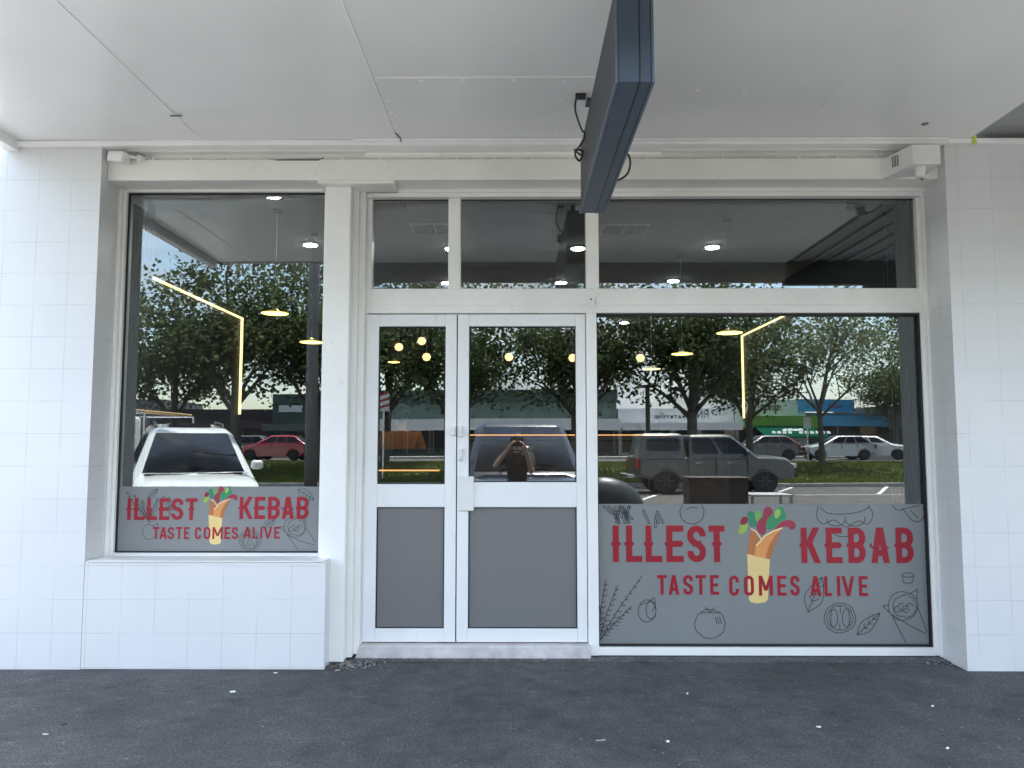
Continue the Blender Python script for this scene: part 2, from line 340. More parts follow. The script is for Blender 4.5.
def copy_tree(o, parent=None):
    c = o.copy(); COL.objects.link(c); c.parent = parent
    for ch in list(o.children): copy_tree(ch, c)
    return c
def W(px, py, y):       # where the photograph's pixel meets the plane at depth y -> (x, z)
    D = y - CAMY; u = (px - 512) / F; v = (384 - py) / F
    dy = math.cos(PITCH) - v * math.sin(PITCH); dz = math.sin(PITCH) + v * math.cos(PITCH)
    X = u * math.cos(YAW) - dy * math.sin(YAW); Y = u * math.sin(YAW) + dy * math.cos(YAW)
    return (X * D / Y, CAMZ + dz * D / Y)
def RX(px, D): return (px - 517) / F * D         # x of a thing seen in the glass at optical distance D
def RY(D): return -(D - 5.43)
def RZ(py, D): return CAMZ + math.tan(math.atan((384 - py) / F) + PITCH) * D
rnd = random.Random(7)

# ------------------------------------------------------------------ ground
def sheet(name, x0, x1, y0, y1, z, m, label=None, kind='structure', zf=None, n=1):
    b = MB(); 
    for i in range(n):
        ya, yb = y0 + (y1 - y0) * i / n, y0 + (y1 - y0) * (i + 1) / n
        za, zb = (z, z) if not zf else (zf(ya), zf(yb))
        b.add([(x0, ya, za), (x1, ya, za), (x1, yb, zb), (x0, yb, zb)], [(0, 1, 2, 3)])
    o = b.build(name, m); tag(o, kind=kind); return o
KY = -5.75
b = MB(); b.box(-60, 60, KY, .5, -.3, 0); tag(b.build('footpath', 'foot'), kind='structure')
b = MB(); b.box(-1.16, 2.9, -.17, -.02, .0, .006); tag(b.build('footpath_edge', 'foot2'), kind='structure')
b = MB(); b.box(-60, 60, KY - .15, KY, -.3, .004); tag(b.build('kerb', 'kerb', bevel=.02), kind='structure')
sheet('carpark_asphalt', -80, 80, -24, KY - .15, -.12, 'road')
def gz(y):   # grass bank rises to the far road
    t = min(1, max(0, (-23.35 - y) / 9)); t = t * t * (3 - 2 * t); return -.0 + .5 * t
sheet('ground', -400, 400, -400, 400, -.35, 'grassg')
b = MB(); b.box(-80, 80, -23.35, -23.2, -.3, .02); tag(b.build('verge_kerb', 'kerb', bevel=.02), kind='structure')
sheet('grass_verge', -80, 80, -34, -23.35, 0, 'grassg', zf=gz, n=12)
sheet('far_road', -120, 120, -60, -34, .505, 'road')
b = MB(); b.box(-120, 120, -34.12, -33.97, .3, .58); tag(b.build('far_kerb', 'kerb'), kind='structure')
b = MB(); b.box(-120, 120, -47.5, -44.6, .3, .62); tag(b.build('far_footpath', 'kerb'), kind='structure')
# painted bay lines seen in the glass
b = MB()
def pline(p0, p1, wd=.1, z=-.115):
    p0, p1 = Vector(p0), Vector(p1); d = (p1 - p0).normalized(); n = Vector((-d.y, d.x)) * wd / 2
    b.add([(*(p0 + n), z), (*(p0 - n), z), (*(p1 - n), z), (*(p1 + n), z)], [(0, 1, 2, 3)])
def gpt(px, py, z=-.12):
    D = (z - CAMZ) / math.tan(math.atan((384 - py) / F) + PITCH); return (RX(px, D), RY(D))
for (a, c) in (((640, 500), (672, 489)), ((766, 495), (800, 483)), ((874, 494), (887, 483)), ((560, 497), (592, 486)), ((960, 494), (968, 483))):
    pline(gpt(*a), gpt(*c), .12)
p0 = gpt(640, 494.5); pline((-14, p0[1]), (20, p0[1]), .1)
for x in (-9.3, -6.6, -3.9, -1.2, 1.5, 4.2, 6.9): pline((x, -6.1), (x - .9, -10.6), .1)
b.flat = True
tag(b.build('road_markings', 'line_w'), kind='structure')
# grass blades on the verge
b = MB(); rg = random.Random(3)
for i in range(42000):
    y = -23.4 - rg.random() ** 1.2 * 10.4; x = rg.uniform(-15, 19); z = gz(y); h = rg.uniform(.05, .16); a = rg.uniform(0, 6.28)
    dx, dy = math.cos(a) * .03, math.sin(a) * .03
    b.add([(x - dx, y - dy, z), (x + dx, y + dy, z), (x + rg.uniform(-.05, .05), y + rg.uniform(-.05, .05), z + h)], [(0, 1, 2)])
b.flat = True
o = b.build('grass', 'grass_b'); tag(o, 'olive green mown grass on the verge across the car park', 'grass', kind='stuff')

# ------------------------------------------------------------------ the shop building
shop = empty('shop_building', (0, 0, 0), 0, 'white painted tiled shopfront with double doors, two display windows and flat canopy', 'building')
XL, XR, YP = -2.82, 2.885, -.36
b = MB(); b.box(-7.5, XL, YP, .3, 0, 3.50)
b.build('tiled_wall', 'tile', shop, label='white square-tiled wall left of the narrow display window')
b = MB(); b.box(XL + .001, -1.243, YP, .02, 0, .684)
b.build('window_pedestal', 'tile', shop, bevel=.006, label='low white tiled wall under the narrow window')
b = MB(); b.box(XR, 7.5, YP, .3, 0, 3.50)
b.build('tiled_pier', 'tile', shop, label='white tiled pier right of the wide display window')
b = MB(); b.box(-7.5, 7.5, -.3, .35, 3.72, 6.3); b.box(-7.5, 7.5, -.36, .41, 6.302, 6.42); b.build('parapet_wall', 'paint', shop)
b = MB(); b.box(XL, XR, -.28, .1, 3.258, 3.405)
b.box(-1.37, -.84, -.285, .0, 3.232, 3.2575)
b.build('bulkhead_beam', 'beam', shop, bevel=.006)
b = MB(); b.box(XL, XR, -.235, .1, 3.406, 3.498); b.box(-2.80, -1.05, -.30, -.2352, 3.455, 3.475); b.box(1.0, 2.7, -.30, -.2352, 3.455, 3.478)
b.build('bulkhead_board', 'paint', shop)
b = MB(); b.box(-3.5, XR, -.395, -.24, 3.46, 3.499); b.box(-1.1, XR, -.42, -.3955, 3.480, 3.499)
b.box(XR + .001, 3.9, -.395, -.362, 3.465, 3.499)
b.build('cornice_strip', 'strip', shop, bevel=.008, seg=2)
# corner post between window and doors, with stepped jambs
b = MB(); b.box(-1.325, -1.148, -.23, .05, .012, 3.2315); b.build('corner_post', 'paint', shop, bevel=.006)
b = MB(); b.box(-1.1478, -1.112, -.145, .05, .02, 3.255); b.box(-1.1118, -1.072, -.10, .05, .03, 3.255); b.build('stepped_jamb', 'paint', shop, bevel=.003)
# left display window
fw = MB()
YLW = -.06
fw.box(XL + .004, -2.774, -.10, .0, .684, 3.255); fw.box(-2.818, -2.79, -.13, -.1002, .684, 3.255)
fw.box(-1.356, -1.3255, -.13, .0, .684, 3.255)
fw.box(-2.7738, -1.3562, -.10, .0, 3.238, 3.2575); fw.box(-2.7738, -1.3562, -.10, .0, .684, .704); fw.box(-2.7898, -1.3562, -.13, -.1002, .686, .700)
winL = fw.build('window_frame', 'paint', shop, bevel=.004, label='white timber frame of the narrow left display window')
b = MB(); b.box(-2.8, -1.25, -.37, -.135, .685, .692); b.build('window_sill', 'paint', shop, bevel=.003)
b = MB(); b.box(-2.7738, -1.3562, -.063, -.057, .7042, 3.2378); b.build('window_glass', 'glass', winL)
b = MB()
for (x0, x1, z0, z1) in ((-2.7738, -2.762, .7042, 3.2378), (-1.363, -1.3562, .7042, 3.2378), (-2.7618, -1.3632, .7042, .713), (-2.7618, -1.3632, 3.228, 3.2378)):
    b.box(x0, x1, -.074, -.0635, z0, z1)
b.build('glazing_seal', 'seal', winL)
# main frame: head, transoms, mullions, jamb, sill of the wide window
fr = MB(); y0, y1 = -.045, .045
fr.box(-1.0715, 2.8845, -.075, .05, 3.206, 3.257)        # head
fr.box(-1.0715, 2.8845, -.10, -.0752, 3.232, 3.2575)
fr.box(-1.0715, -1.0645, y0, y1, .04, 3.2055); fr.box(-1.0643, -1.034, y0, y1, 2.5502, 3.2055); fr.box(-1.0643, -1.0337, y0, y1, 2.3722, 2.55)
fr.box(2.845, 2.8845, y0, y1, .012, 3.2055); fr.box(2.868, 2.8843, -.085, y0 - .0003, .012, 3.2055)
fr.box(-1.0335, 2.8445, -.055, .045, 2.372, 2.43) ; fr.box(-1.0335, 2.8445, -.042, .045, 2.4302, 2.55)
fr.box(-.490, -.403, y0 + .006, y1, 2.5502, 3.2055)
fr.box(.492, .582, y0, y1, 2.5502, 3.2055)
fr.box(.487, .560, -.06, y1, .012, 2.3715)
fr.box(.5602, 2.8447, -.055, .045, .012, .066)
frame = fr.build('shopfront_frame', 'paint', shop, bevel=.004, label='white painted frame around doors, transom lights and wide window')
b = MB()
for (x0, x1, z0, z1) in ((-1.034, -.490, 2.55, 3.206), (-.403, .492, 2.55, 3.206), (.582, 2.845, 2.55, 3.206)):
    g = MB(); g.box(x0 + .001, x1 - .001, -.003, .003, z0 + .001, z1 - .001); g.build('transom_glass', 'glass', frame)
    b.box(x0 + .001, x1 - .001, -.012, -.0035, z1 - .006, z1 - .001)
g = MB(); g.box(.561, 2.844, -.003, .003, .067, 2.371); g.build('wide_window_glass', 'glass', frame)
b.box(.561, .568, -.02, -.0035, .067, 2.371); b.box(2.832, 2.844, -.03, -.0035, .067, 2.371); b.box(.5682, 2.8318, -.03, -.0035, .067, .079); b.box(.5682, 2.8318, -.03, -.0035, 2.355, 2.371)
b.build('glazing_seal', 'seal', frame)
# doors
def leaf(x0, x1, name_label, gx0, gx1):
    y0, y1 = -.049, -.004
    t = MB(); zb, zt = .098, 2.364
    t.box(x0, gx0, y0, y1, zb, zt); t.box(gx1, x1, y0, y1, zb, zt)
    t.box(gx0 + .0002, gx1 - .0002, y0 + .0003, y1, 2.279, zt); t.box(gx0 + .0002, gx1 - .0002, y0 + .0003, y1, 1.012, 1.171 if x0 < -.5 else 1.185); t.box(gx0 + .0002, gx1 - .0002, y0 + .0003, y1, zb, .188)
    d = t.build('door_leaf', 'pvc', shop, bevel=.004, label=name_label)
    zr = 1.171 if x0 < -.5 else 1.185
    g = MB(); g.box(gx0 + .0005, gx1 - .0005, -.025, -.019, zr + .0005, 2.2785); g.build('door_glass', 'glass', d)
    g = MB(); g.box(gx0 + .0005, gx1 - .0005, -.027, -.019, .1885, 1.0115); g.build('lower_panel', 'filmd', d)
    g = MB()
    for z0, z1 in ((.1887, 1.0113), (zr + .0007, 2.2783)):
        g.box(gx0 + .0007, gx0 + .007, -.034, -.0275, z0, z1); g.box(gx1 - .007, gx1 - .0007, -.034, -.0275, z0, z1)
        g.box(gx0 + .0072, gx1 - .0072, -.034, -.0275, z1 - .006, z1); g.box(gx0 + .0072, gx1 - .0072, -.034, -.0275, z0, z0 + .006)
    g.build('glazing_seal', 'seal', d)
    return d
dl = leaf(-1.064, -.425, 'narrow left door leaf, white with grey lower panel', -.975, -.503)
dr = leaf(-.417, .482, 'wider right door leaf, white with grey lower panel', -.338, .414)
b = MB(); b.box(-.4247, -.4173, -.03, 0, .098, 2.364); b.build('meeting_seal', 'seal', shop)
b = MB(); b.box(-.405, -.300, -.068, -.0455, .988, 1.226); b.build('lock_cover', 'plastic', dr, bevel=.006, label='white plate over the lock on the right leaf')
b = MB(); b.box(-.408, -.378, -.085, -.0455, 1.50, 1.578); b.box(-.402, -.384, -.10, -.0852, 1.52, 1.56); b.build('latch', 'plastic', dr, bevel=.006)
b = MB(); b.box(-.462, -.432, -.075, -.0455, 1.508, 1.57); b.build('latch', 'plastic', dl, bevel=.006)
b = MB(); b.tube([(-.385, -.05, 1.405), (-.385, -.075, 1.40), (-.387, -.078, 1.35), (-.395, -.06, 1.335)], .009); b.build('thumb_turn', 'plastic', dr, smooth=True)
b = MB(); b.box(-1.0, -.42, .0003, .05, 2.32, 2.364); b.build('closer_rail', 'pvc', dl)
b = MB(); b.box(.508, .545, -.062, -.0602, 2.40, 2.49); b.box(.52, .53, -.0665, -.0622, 2.462, 2.474); b.build('latch_plate', 'paint', frame, bevel=.002)
b = MB(); b.lathe([(.006, -.0668), (.006, -.0625)], (.523, 0, 2.468), axis='y', n=12); b.build('latch_hole', 'black', frame)
# concrete threshold
b = MB(); b.prism([(-1.10, 0), (.50, 0), (.50, .088), (-1.068, .088)], -.11, .2); b.build('threshold', 'threshold', shop, bevel=.008)
# interior shell
b = MB(); b.box(-7.4, 7.4, .31, 11, -.2, .0); b.build('interior_floor', 'dfloor', shop)
b = MB(); b.box(-7.4, 7.4, .06, 11, 3.30, 3.4); b.build('interior_ceiling', 'dceil', shop)
b = MB(); b.box(-7.4, 7.4, 11, 11.2, 0, 3.3); b.build('interior_back_wall', 'dark', shop)
for sx in (-1, 1):
    b = MB(); b.box(sx * 3.02, sx * 3.2, .302, 11, 0, 3.3); b.build('interior_side_wall', 'dark', shop)
b = MB(); b.box(-7.4, 7.4, .3, 11.2, 5.5, 5.6); b.build('roof_slab', 'rwall', shop)
for sx in (-1, 1):
    b = MB()
    for k in range(9):
        yy = .02 + .042 * k; b.box(sx * 2.80, sx * 3.02, yy, yy + .026, .3, 3.29) if yy > .30 else b.box(sx * 2.79, sx * 2.815, yy, yy + .026, .3, 3.2)
    b.box(sx * 2.812, sx * 2.83, .012, .40, .3, 3.2) if sx < 0 else b.box(2.812, 2.83, .012, .40, .3, 3.2)
    b.build('ribbed_wall_panel', 'rib', shop)
# canopy
can = MB(); ZC = 3.50; YC = -3.21
can.box(-3.38, 3.05, YC, -.3, ZC, ZC + .10); canopy = can.build('canopy', 'soffit', shop, label='flat white sheeted canopy over the footpath')
b = MB(); b.box(-3.46, -1.95, YC - .06, YC, 3.49, 3.75); b.box(-1.9498, 3.05, YC - .06, YC, 3.285, 3.75); b.box(-1.9, 3.05, YC + .0005, YC + .05, 3.44, 3.4995); b.build('canopy_fascia', 'fasc', canopy, bevel=.006)
b = MB(); b.box(-3.46, -3.38, YC + .0005, -.36, 3.43, 3.70); b.build('canopy_edge_beam', 'paint', canopy, bevel=.006)
for a in ((-2.139, -2.131, YC, -.40), (-.815, -.807, YC, -.42), (-.80, .44, -1.272, -1.260), (-2.99, -2.97, YC, -1.35), (1.857, 1.863, -2.0, -.55)):
    b = MB(); b.box(*a, ZC - (.002 if a[0] > 1 else .004), ZC); b.build('joint_strip', 'strip', canopy, bevel=.001)
for (x, y) in [(-.79, -1.24), (-.54, -1.235), (-.30, -1.238), (-.02, -1.235), (.262, -1.23), (.268, -1.2), (.262, -.98), (.256, -.80), (.262, -.62), (.262, -.52), (-.78, -.98), (-.782, -.82), (-.76, -.76), (-.785, -.64), (1.05, -1.1), (1.32, -1.1), (-2.0, -.9)]:
    b = MB(); b.lathe([(.012, ZC - .003), (.010, ZC)], (x, y, 0), n=8); b.build('screw_head', 'screw', canopy)
b = MB(); b.box(-2.16, -2.09, -.80, -.785, ZC - .012, ZC - .0082); b.build('dark_clip', 'grille', canopy)
b = MB(); b.lathe([(.022, ZC - .003), (.022, ZC)], (2.62, -.62, 0), n=14); b.build('drilled_hole', 'grille', canopy)
b = MB(); b.tube([(-.80, -.50, ZC - .005), (-.78, -.44, ZC - .01), (-.775, -.42, ZC - .03)], .005); b.build('wire_end', 'grille', canopy)
# neighbour canopy to the right
nb = empty('neighbour_canopy', (3.07, 0, 3.5), 0, 'grey ribbed canopy of the next shop beyond the right pier', 'canopy')
b = MB(); b.box(.003, 5, -3.3, .2, .06, .2); b.build('deck', 'nsoffit', nb)
b = MB()
for k in range(22): b.box(.1 + .2 * k, .15 + .2 * k, -3.25, -.8, .035, .0595)
b.build('ribs', 'nsoffit', nb)
b = MB(); b.box(.003, 5, -3.4, -3.302, -.22, .3); b.build('front_beam', 'signface', nb)
b = MB(); b.box(1.0, 5, -3.55, -3.402, -.28, .05); b.build('gutter', 'signface', nb, bevel=.01)

# ------------------------------------------------------------------ decals
YF = -.0040
def seg_arc(cx, cz, rx, rz, a0, a1, n=10): return [(cx + rx * math.cos(R(a0 + (a1 - a0) * i / n)), cz + rz * math.sin(R(a0 + (a1 - a0) * i / n))) for i in range(n + 1)]
def glyph(ch, wd, h, t):      # centre-line strokes in a box wd x h for stroke t
    a, c = t / 2, wd - t / 2; lo, hi = t / 2, h - t / 2; m = h / 2; r = min(.5 * wd - a, .28 * h)
    cx = wd / 2
    if ch == 'I': return [[(cx, 0), (cx, h)]]
    if ch == 'L': return [[(a, 0), (a, h)], [(a, lo), (wd, lo)]]
    if ch == 'E': return [[(a, 0), (a, h)], [(a, lo), (wd, lo)], [(a, hi), (wd, hi)], [(a, m), (wd * .9, m)]]
    if ch == 'T': return [[(0, hi), (wd, hi)], [(cx, 0), (cx, h)]]
    if ch == 'K': return [[(a, 0), (a, h)], [(c, h), (a + t * .5, m * .88)], [(a + t * .9, m * 1.12), (c + a * .3, 0)]]
    if ch == 'A': return [[(a * .9, 0), (cx - a * .15, h)], [(wd - a * .9, 0), (cx + a * .15, h)], [(a * 1.6, h * .28), (wd - a * 1.6, h * .28)]]
    if ch == 'V': return [[(a * .9, h), (cx - a * .1, 0)], [(wd - a * .9, h), (cx + a * .1, 0)]]
    if ch == 'M': return [[(a, 0), (a, h)], [(wd - a, 0), (wd - a, h)], [(a * 1.2, h), (cx, h * .25)], [(wd - a * 1.2, h), (cx, h * .25)]]
    rr = cx - a
    if ch == 'O': return [seg_arc(cx, hi - rr, rr, rr, 0, 180) + seg_arc(cx, lo + rr, rr, rr, 180, 360) + [(c, hi - rr)]]
    if ch == 'C': return [[(c, h * .66), (c, hi - rr)] + seg_arc(cx, hi - rr, rr, rr, 0, 180) + seg_arc(cx, lo + rr, rr, rr, 180, 360) + [(c, h * .34)]]
    if ch == 'S': return [[(c, h * .70), (c, hi - rr)] + seg_arc(cx, hi - rr, rr, rr, 0, 180, 8) + [(a, h * .66), (a + rr * .35, h * .57), (c - rr * .35, h * .43), (c, h * .34)] + seg_arc(cx, lo + rr, rr, rr, 0, -180, 8) + [(a, h * .30)]]
    if ch == 'B':
        q = min(rr, (hi - m) / 2)
        return [[(a, 0), (a, h)], [(a, hi), (c - q, hi)] + seg_arc(c - q, (hi + m) / 2, q, (hi - m) / 2, 90, -90, 8) + [(a, m)], [(a, m), (c - q, m)] + seg_arc(c - q, (lo + m) / 2, q, (m - lo) / 2, 90, -90, 8) + [(a, lo)]]
    if ch == 'R':
        q = min(rr, (hi - m) / 2)
        return [[(a, 0), (a, h)], [(a, hi), (c - q, hi)] + seg_arc(c - q, (hi + m) / 2, q, (hi - m) / 2, 90, -90, 8) + [(a, m)], [(cx, m), (c, 0)]]
    if ch == 'N': return [[(a, 0), (a, h)], [(a, h), (c, 0)], [(c, 0), (c, h)]]
    if ch == 'Y': return [[(a, h), (cx, m)], [(c, h), (cx, m)], [(cx, m), (cx, 0)]]
    if ch == 'W': return [[(a, h), (wd * .3, 0)], [(wd * .3, 0), (cx, h * .8)], [(cx, h * .8), (wd * .7, 0)], [(wd * .7, 0), (c, h)]]
    if ch == 'D': return [[(a, 0), (a, h)], [(a, hi), (cx, hi)] + seg_arc(cx, m, c - cx, hi - m, 90, -90, 8) + [(a, lo)]]
    return []
def put_letters(parent, name, items, t_of_h, spur=False, y=YF - .003):
    # items: (char, x0, x1, z0, z1)
    for ch, x0, x1, z0, z1 in items:
        k = 0; mb = MB(); mb.flat = True
        h = z1 - z0; t = h * t_of_h
        for st in glyph(ch, x1 - x0, h, t):
            mb.ribbon([(x0 + p[0], z0 + p[1]) for p in st], t, y - .00008 * (k % 5), hcut=True); k += 1
        if spur and ch != 'S':
            m = z0 + h * .5; s = t * .38
            xs = [x0 + t / 2] if ch not in 'IT' else [(x0 + x1) / 2]
            for xc in xs:
                mb.poly([(xc - t / 2 - s, m), (xc - t * .45, m + s * 1.2), (xc - t * .45, m - s * 1.2)], y - .0006)
                if ch in 'ILT': mb.poly([(xc + t / 2 + s, m), (xc + t * .45, m - s * 1.2), (xc + t * .45, m + s * 1.2)], y - .0006)
            if ch == 'A':
                xc = x0 + t * .75; mb.poly([(x0 - s * .3, m - s), (x0 + t * .9, m + s * .3), (x0 + t * .9, m - 2 * s)], y - .0006)
                mb.poly([(x1 + s * .3, m - s), (x1 - t * .9, m - 2 * s), (x1 - t * .9, m + s * .3)], y - .0006)
        if spur and ch == 'E': mb.poly([(x1 + s * .2, m), (x1 - t * .6, m - s * 1.5), (x1 - t * .6, m + s * 1.5)], y - .0006)
        if spur and ch == 'S':
            m = z0 + h * .5; s = t * .5; mb.poly([(x0 + (x1 - x0) * .28, m - s * 1.1), (x0 + (x1 - x0) * .55, m - s * .3), (x0 + (x1 - x0) * .42, m + s * 1.0)], y - .0006)
            mb.poly([(x1 - (x1 - x0) * .2, m + s * 1.3), (x1 - (x1 - x0) * .5, m + s * .2), (x1 - (x1 - x0) * .3, m - s * .3)], y - .0006)
        mb.build(name, 'red', parent)
def px_items(s, ext, y_top, y_bot, y):
    out = []
    for ch, (a, c) in zip(s, ext):
        x0, z1 = W(a, y_top, y); x1, z0 = W(c, y_bot, y); out.append((ch, x0, x1, z0, z1))
    return out
VEG = [  # salad heap at the top of the wrap (local drawing units of the big decal)
 ('leafg', [(225, 245), (240, 200), (262, 190), (285, 205), (275, 240), (250, 262), (228, 260)], (.30, .42, .07)),
 ('darkred', [(237, 180), (255, 155), (280, 160), (283, 185), (262, 208), (240, 203)], (.22, .01, .02)),
 ('green', [(275, 140), (292, 122), (318, 128), (335, 165), (335, 215), (300, 222), (285, 190)], (.03, .20, .11)),
 ('leafg2', [(318, 128), (345, 118), (372, 140), (360, 200), (330, 190)], (.16, .34, .10)),
 ('maroon', [(330, 215), (345, 175), (370, 160), (375, 115), (395, 95), (425, 105), (432, 140), (405, 160), (385, 205), (392, 240), (370, 272), (340, 245)], (.30, .03, .06)),
 ('green2', [(388, 215), (395, 165), (430, 150), (455, 100), (490, 98), (500, 135), (515, 165), (470, 190), (440, 225), (400, 238)], (.03, .25, .10)),
 ('lime', [(440, 130), (455, 110), (476, 118), (474, 148), (450, 172), (438, 158)], (.33, .48, .12)),
 ('red2', [(455, 212), (490, 180), (540, 175), (566, 200), (560, 232), (535, 236), (515, 212), (470, 222), (430, 240)], (.34, .03, .06)),
]
for n_, _, c_ in VEG: M['v_' + n_] = mat('vinyl_' + n_, c_, .5, var=.05)
M['v_wrap'] = mat('vinyl_bread', (.72, .30, .09), .5, var=.04); M['v_wrapd'] = mat('vinyl_bread_fold', (.45, .16, .05), .5, var=.04)
M['v_cream'] = mat('vinyl_cream', (.78, .58, .24), .5, var=.03); M['v_edge'] = mat('vinyl_edge', (.85, .70, .42), .5, var=0)
def wrap_picture(parent, fx, yb):
    def P(pts): return [fx(x, y) for x, y in pts]
    def smooth(pts, it=2):
        for _ in range(it):
            q = []
            for i in range(len(pts)):
                a, c = pts[i], pts[(i + 1) % len(pts)]; q += [(a[0] * .75 + c[0] * .25, a[1] * .75 + c[1] * .25), (a[0] * .25 + c[0] * .75, a[1] * .25 + c[1] * .75)]
            pts = q
        return pts
    holder = MB(); holder.flat = False
    paper = [(278, 375), (412, 410), (400, 645), (385, 662), (340, 670), (300, 662), (287, 645)]
    o = MB().poly(P(paper), yb - .0012).build('wrap_picture', 'v_cream', parent, label='cream paper sleeve of the printed rolled kebab')
    for i, (n_, pts, c_) in enumerate(VEG): MB().poly(P(smooth(pts)), yb - .0006 - .00005 * i).build('salad_print', 'v_' + n_, o)
    MB().poly(P([(300, 228), (330, 245), (360, 290), (345, 395), (278, 376), (288, 300)]), yb - .0014).build('bread_print', 'v_wrapd', o)
    MB().poly(P([(485, 225), (430, 245), (385, 270), (330, 330), (320, 388), (412, 410), (440, 330)]), yb - .0016).build('bread_print', 'v_wrap', o)
    MB().poly(P([(485, 225), (440, 330), (412, 410), (385, 402), (405, 330), (440, 270)]), yb - .0018).build('bread_shade_print', 'v_wrapd', o)
    e = MB(); k = abs(fx(10, 0)[0] - fx(0, 0)[0])
    e.ribbon(P([(300, 228), (330, 245), (360, 288)]), k * .7, yb - .002); e.ribbon(P([(487, 223), (430, 243), (385, 268), (330, 330)]), k * .8, yb - .0021)
    e.build('bread_edge_print', 'v_edge', o)
def line_art(parent, arts, y, sw, name='food_line_drawing'):
    for nm, strokes in arts:
        e = MB()
        for i, st in enumerate(strokes): e.ribbon(st, sw, y - .00003 * (i % 7))
        e.build(nm, 'line', parent)
def oval(px, py, rx, ry, y, a0=0, a1=360, n=26, rot=0, j=.03, seed=1):
    r_ = random.Random(seed); out = []
    for i in range(n + 1):
        a = R(a0 + (a1 - a0) * i / n); k = 1 + (r_.uniform(-j, j) if 0 < i < n else 0); u, v = math.cos(a) * rx * k, math.sin(a) * ry * k
        cr_, sr_ = math.cos(rot), math.sin(rot); out.append(W(px + u * cr_ - v * sr_, py + u * sr_ + v * cr_, y))
    return out
def pp(pts, y): return [W(a, c, y) for a, c in pts]
def catmull(pts, n=5):
    q = []
    P = [pts[0]] + list(pts) + [pts[-1]]
    for i in range(1, len(P) - 2):
        for k in range(n):
            t = k / n; f = lambda j: .5 * (2 * P[i][j] + (P[i + 1][j] - P[i - 1][j]) * t + (2 * P[i - 1][j] - 5 * P[i][j] + 4 * P[i + 1][j] - P[i + 2][j]) * t * t + (3 * P[i][j] - P[i - 1][j] - 3 * P[i + 1][j] + P[i + 2][j]) * t ** 3)
            q.append((f(0), f(1)))
    return q + [pts[-1]]
def leaf_art(x0, y0, x1, y1, wd, y):      # pointed leaf from stem to tip
    d = Vector((x1 - x0, y1 - y0)); n = Vector((-d.y, d.x)).normalized() * wd; a = Vector((x0, y0)); out = []
    for s in (1, -1): out.append(pp(catmull([tuple(a), tuple(a + d * .35 + n * s), tuple(a + d * .75 + n * s * .6), (x1, y1)]), y))
    out.append(pp([(x0, y0), (x1, y1)], y))
    for t in (.3, .5, .7):
        c = a + d * t
        for s in (1, -1): out.append(pp([tuple(c), tuple(c + d * .12 + n * s * .6)], y))
    return out
def tomato_art(cx, cy, r, y, slit=False, seed=1):
    out = [oval(cx, cy, r * 1.05, r, y, seed=seed)]
    if slit:
        out.append(oval(cx, cy, r * .88, r * .83, y, seed=seed + 1))
        for s in (-1, 1):
            out.append(oval(cx + s * r * .42, cy, r * .26, r * .6, y, seed=seed + 2, n=16))
            for k in range(5): out.append(pp([(cx + s * r * .52, cy - r * .4 + k * r * .2), (cx + s * r * .66, cy - r * .42 + k * r * .21)], y))
        out.append(pp([(cx, cy - r * .8), (cx + .5, cy - r * .3)], y)); out.append(pp([(cx, cy + r * .8), (cx - .5, cy + r * .35)], y))
    else:
        for k in (-2, -1, 0, 1, 2): out.append(pp([(cx, cy - r * .8), (cx + k * r * .35, cy - r * (1.15 if k % 2 else .75))], y))
        for k in range(3): out.append(pp([(cx + r * (.35 + k * .15), cy - r * .5), (cx + r * (.5 + k * .15), cy)], y))
    return out
def herb_art(x0, y0, tips, y):
    out = []; r_ = random.Random(5)
    for tx, ty in tips:
        out.append(pp([(x0, y0), ((x0 + tx) / 2 - 2, (y0 + ty) / 2), (tx, ty)], y)); n = 11
        for k in range(2, n):
            t = k / n; cx, cy = x0 + (tx - x0) * t, y0 + (ty - y0) * t
            for s in (-1, 1):
                a = math.atan2(ty - y0, tx - x0) + s * .8; l = r_.uniform(2.5, 5) * (1.2 - t * .6)
                out.append(pp([(cx, cy), (cx + math.cos(a) * l, cy + math.sin(a) * l)], y))
    return out
def fries_art(cx, cy, wd, h, n, y, seed=2):
    r_ = random.Random(seed); out = []; top_ = 505 if y > -.03 else 489
    for k in range(n):
        x = cx + r_.uniform(-wd, wd); a = r_.uniform(.7, 1.6) + (.5 if k % 4 == 0 else 0); l = r_.uniform(4.5, 7.5); w_ = .9; z = max(cy + r_.uniform(-h, h), top_ + l * abs(math.sin(a)) + 1)
        dx, dz = math.cos(a) * l, math.sin(a) * l; nx, nz_ = -math.sin(a) * w_, math.cos(a) * w_
        q = [(x - dx + nx, z - dz + nz_), (x + dx + nx, z + dz + nz_), (x + dx - nx, z + dz - nz_), (x - dx - nx, z - dz - nz_)]
        out.append(pp(q + q[:1], y))
    return out
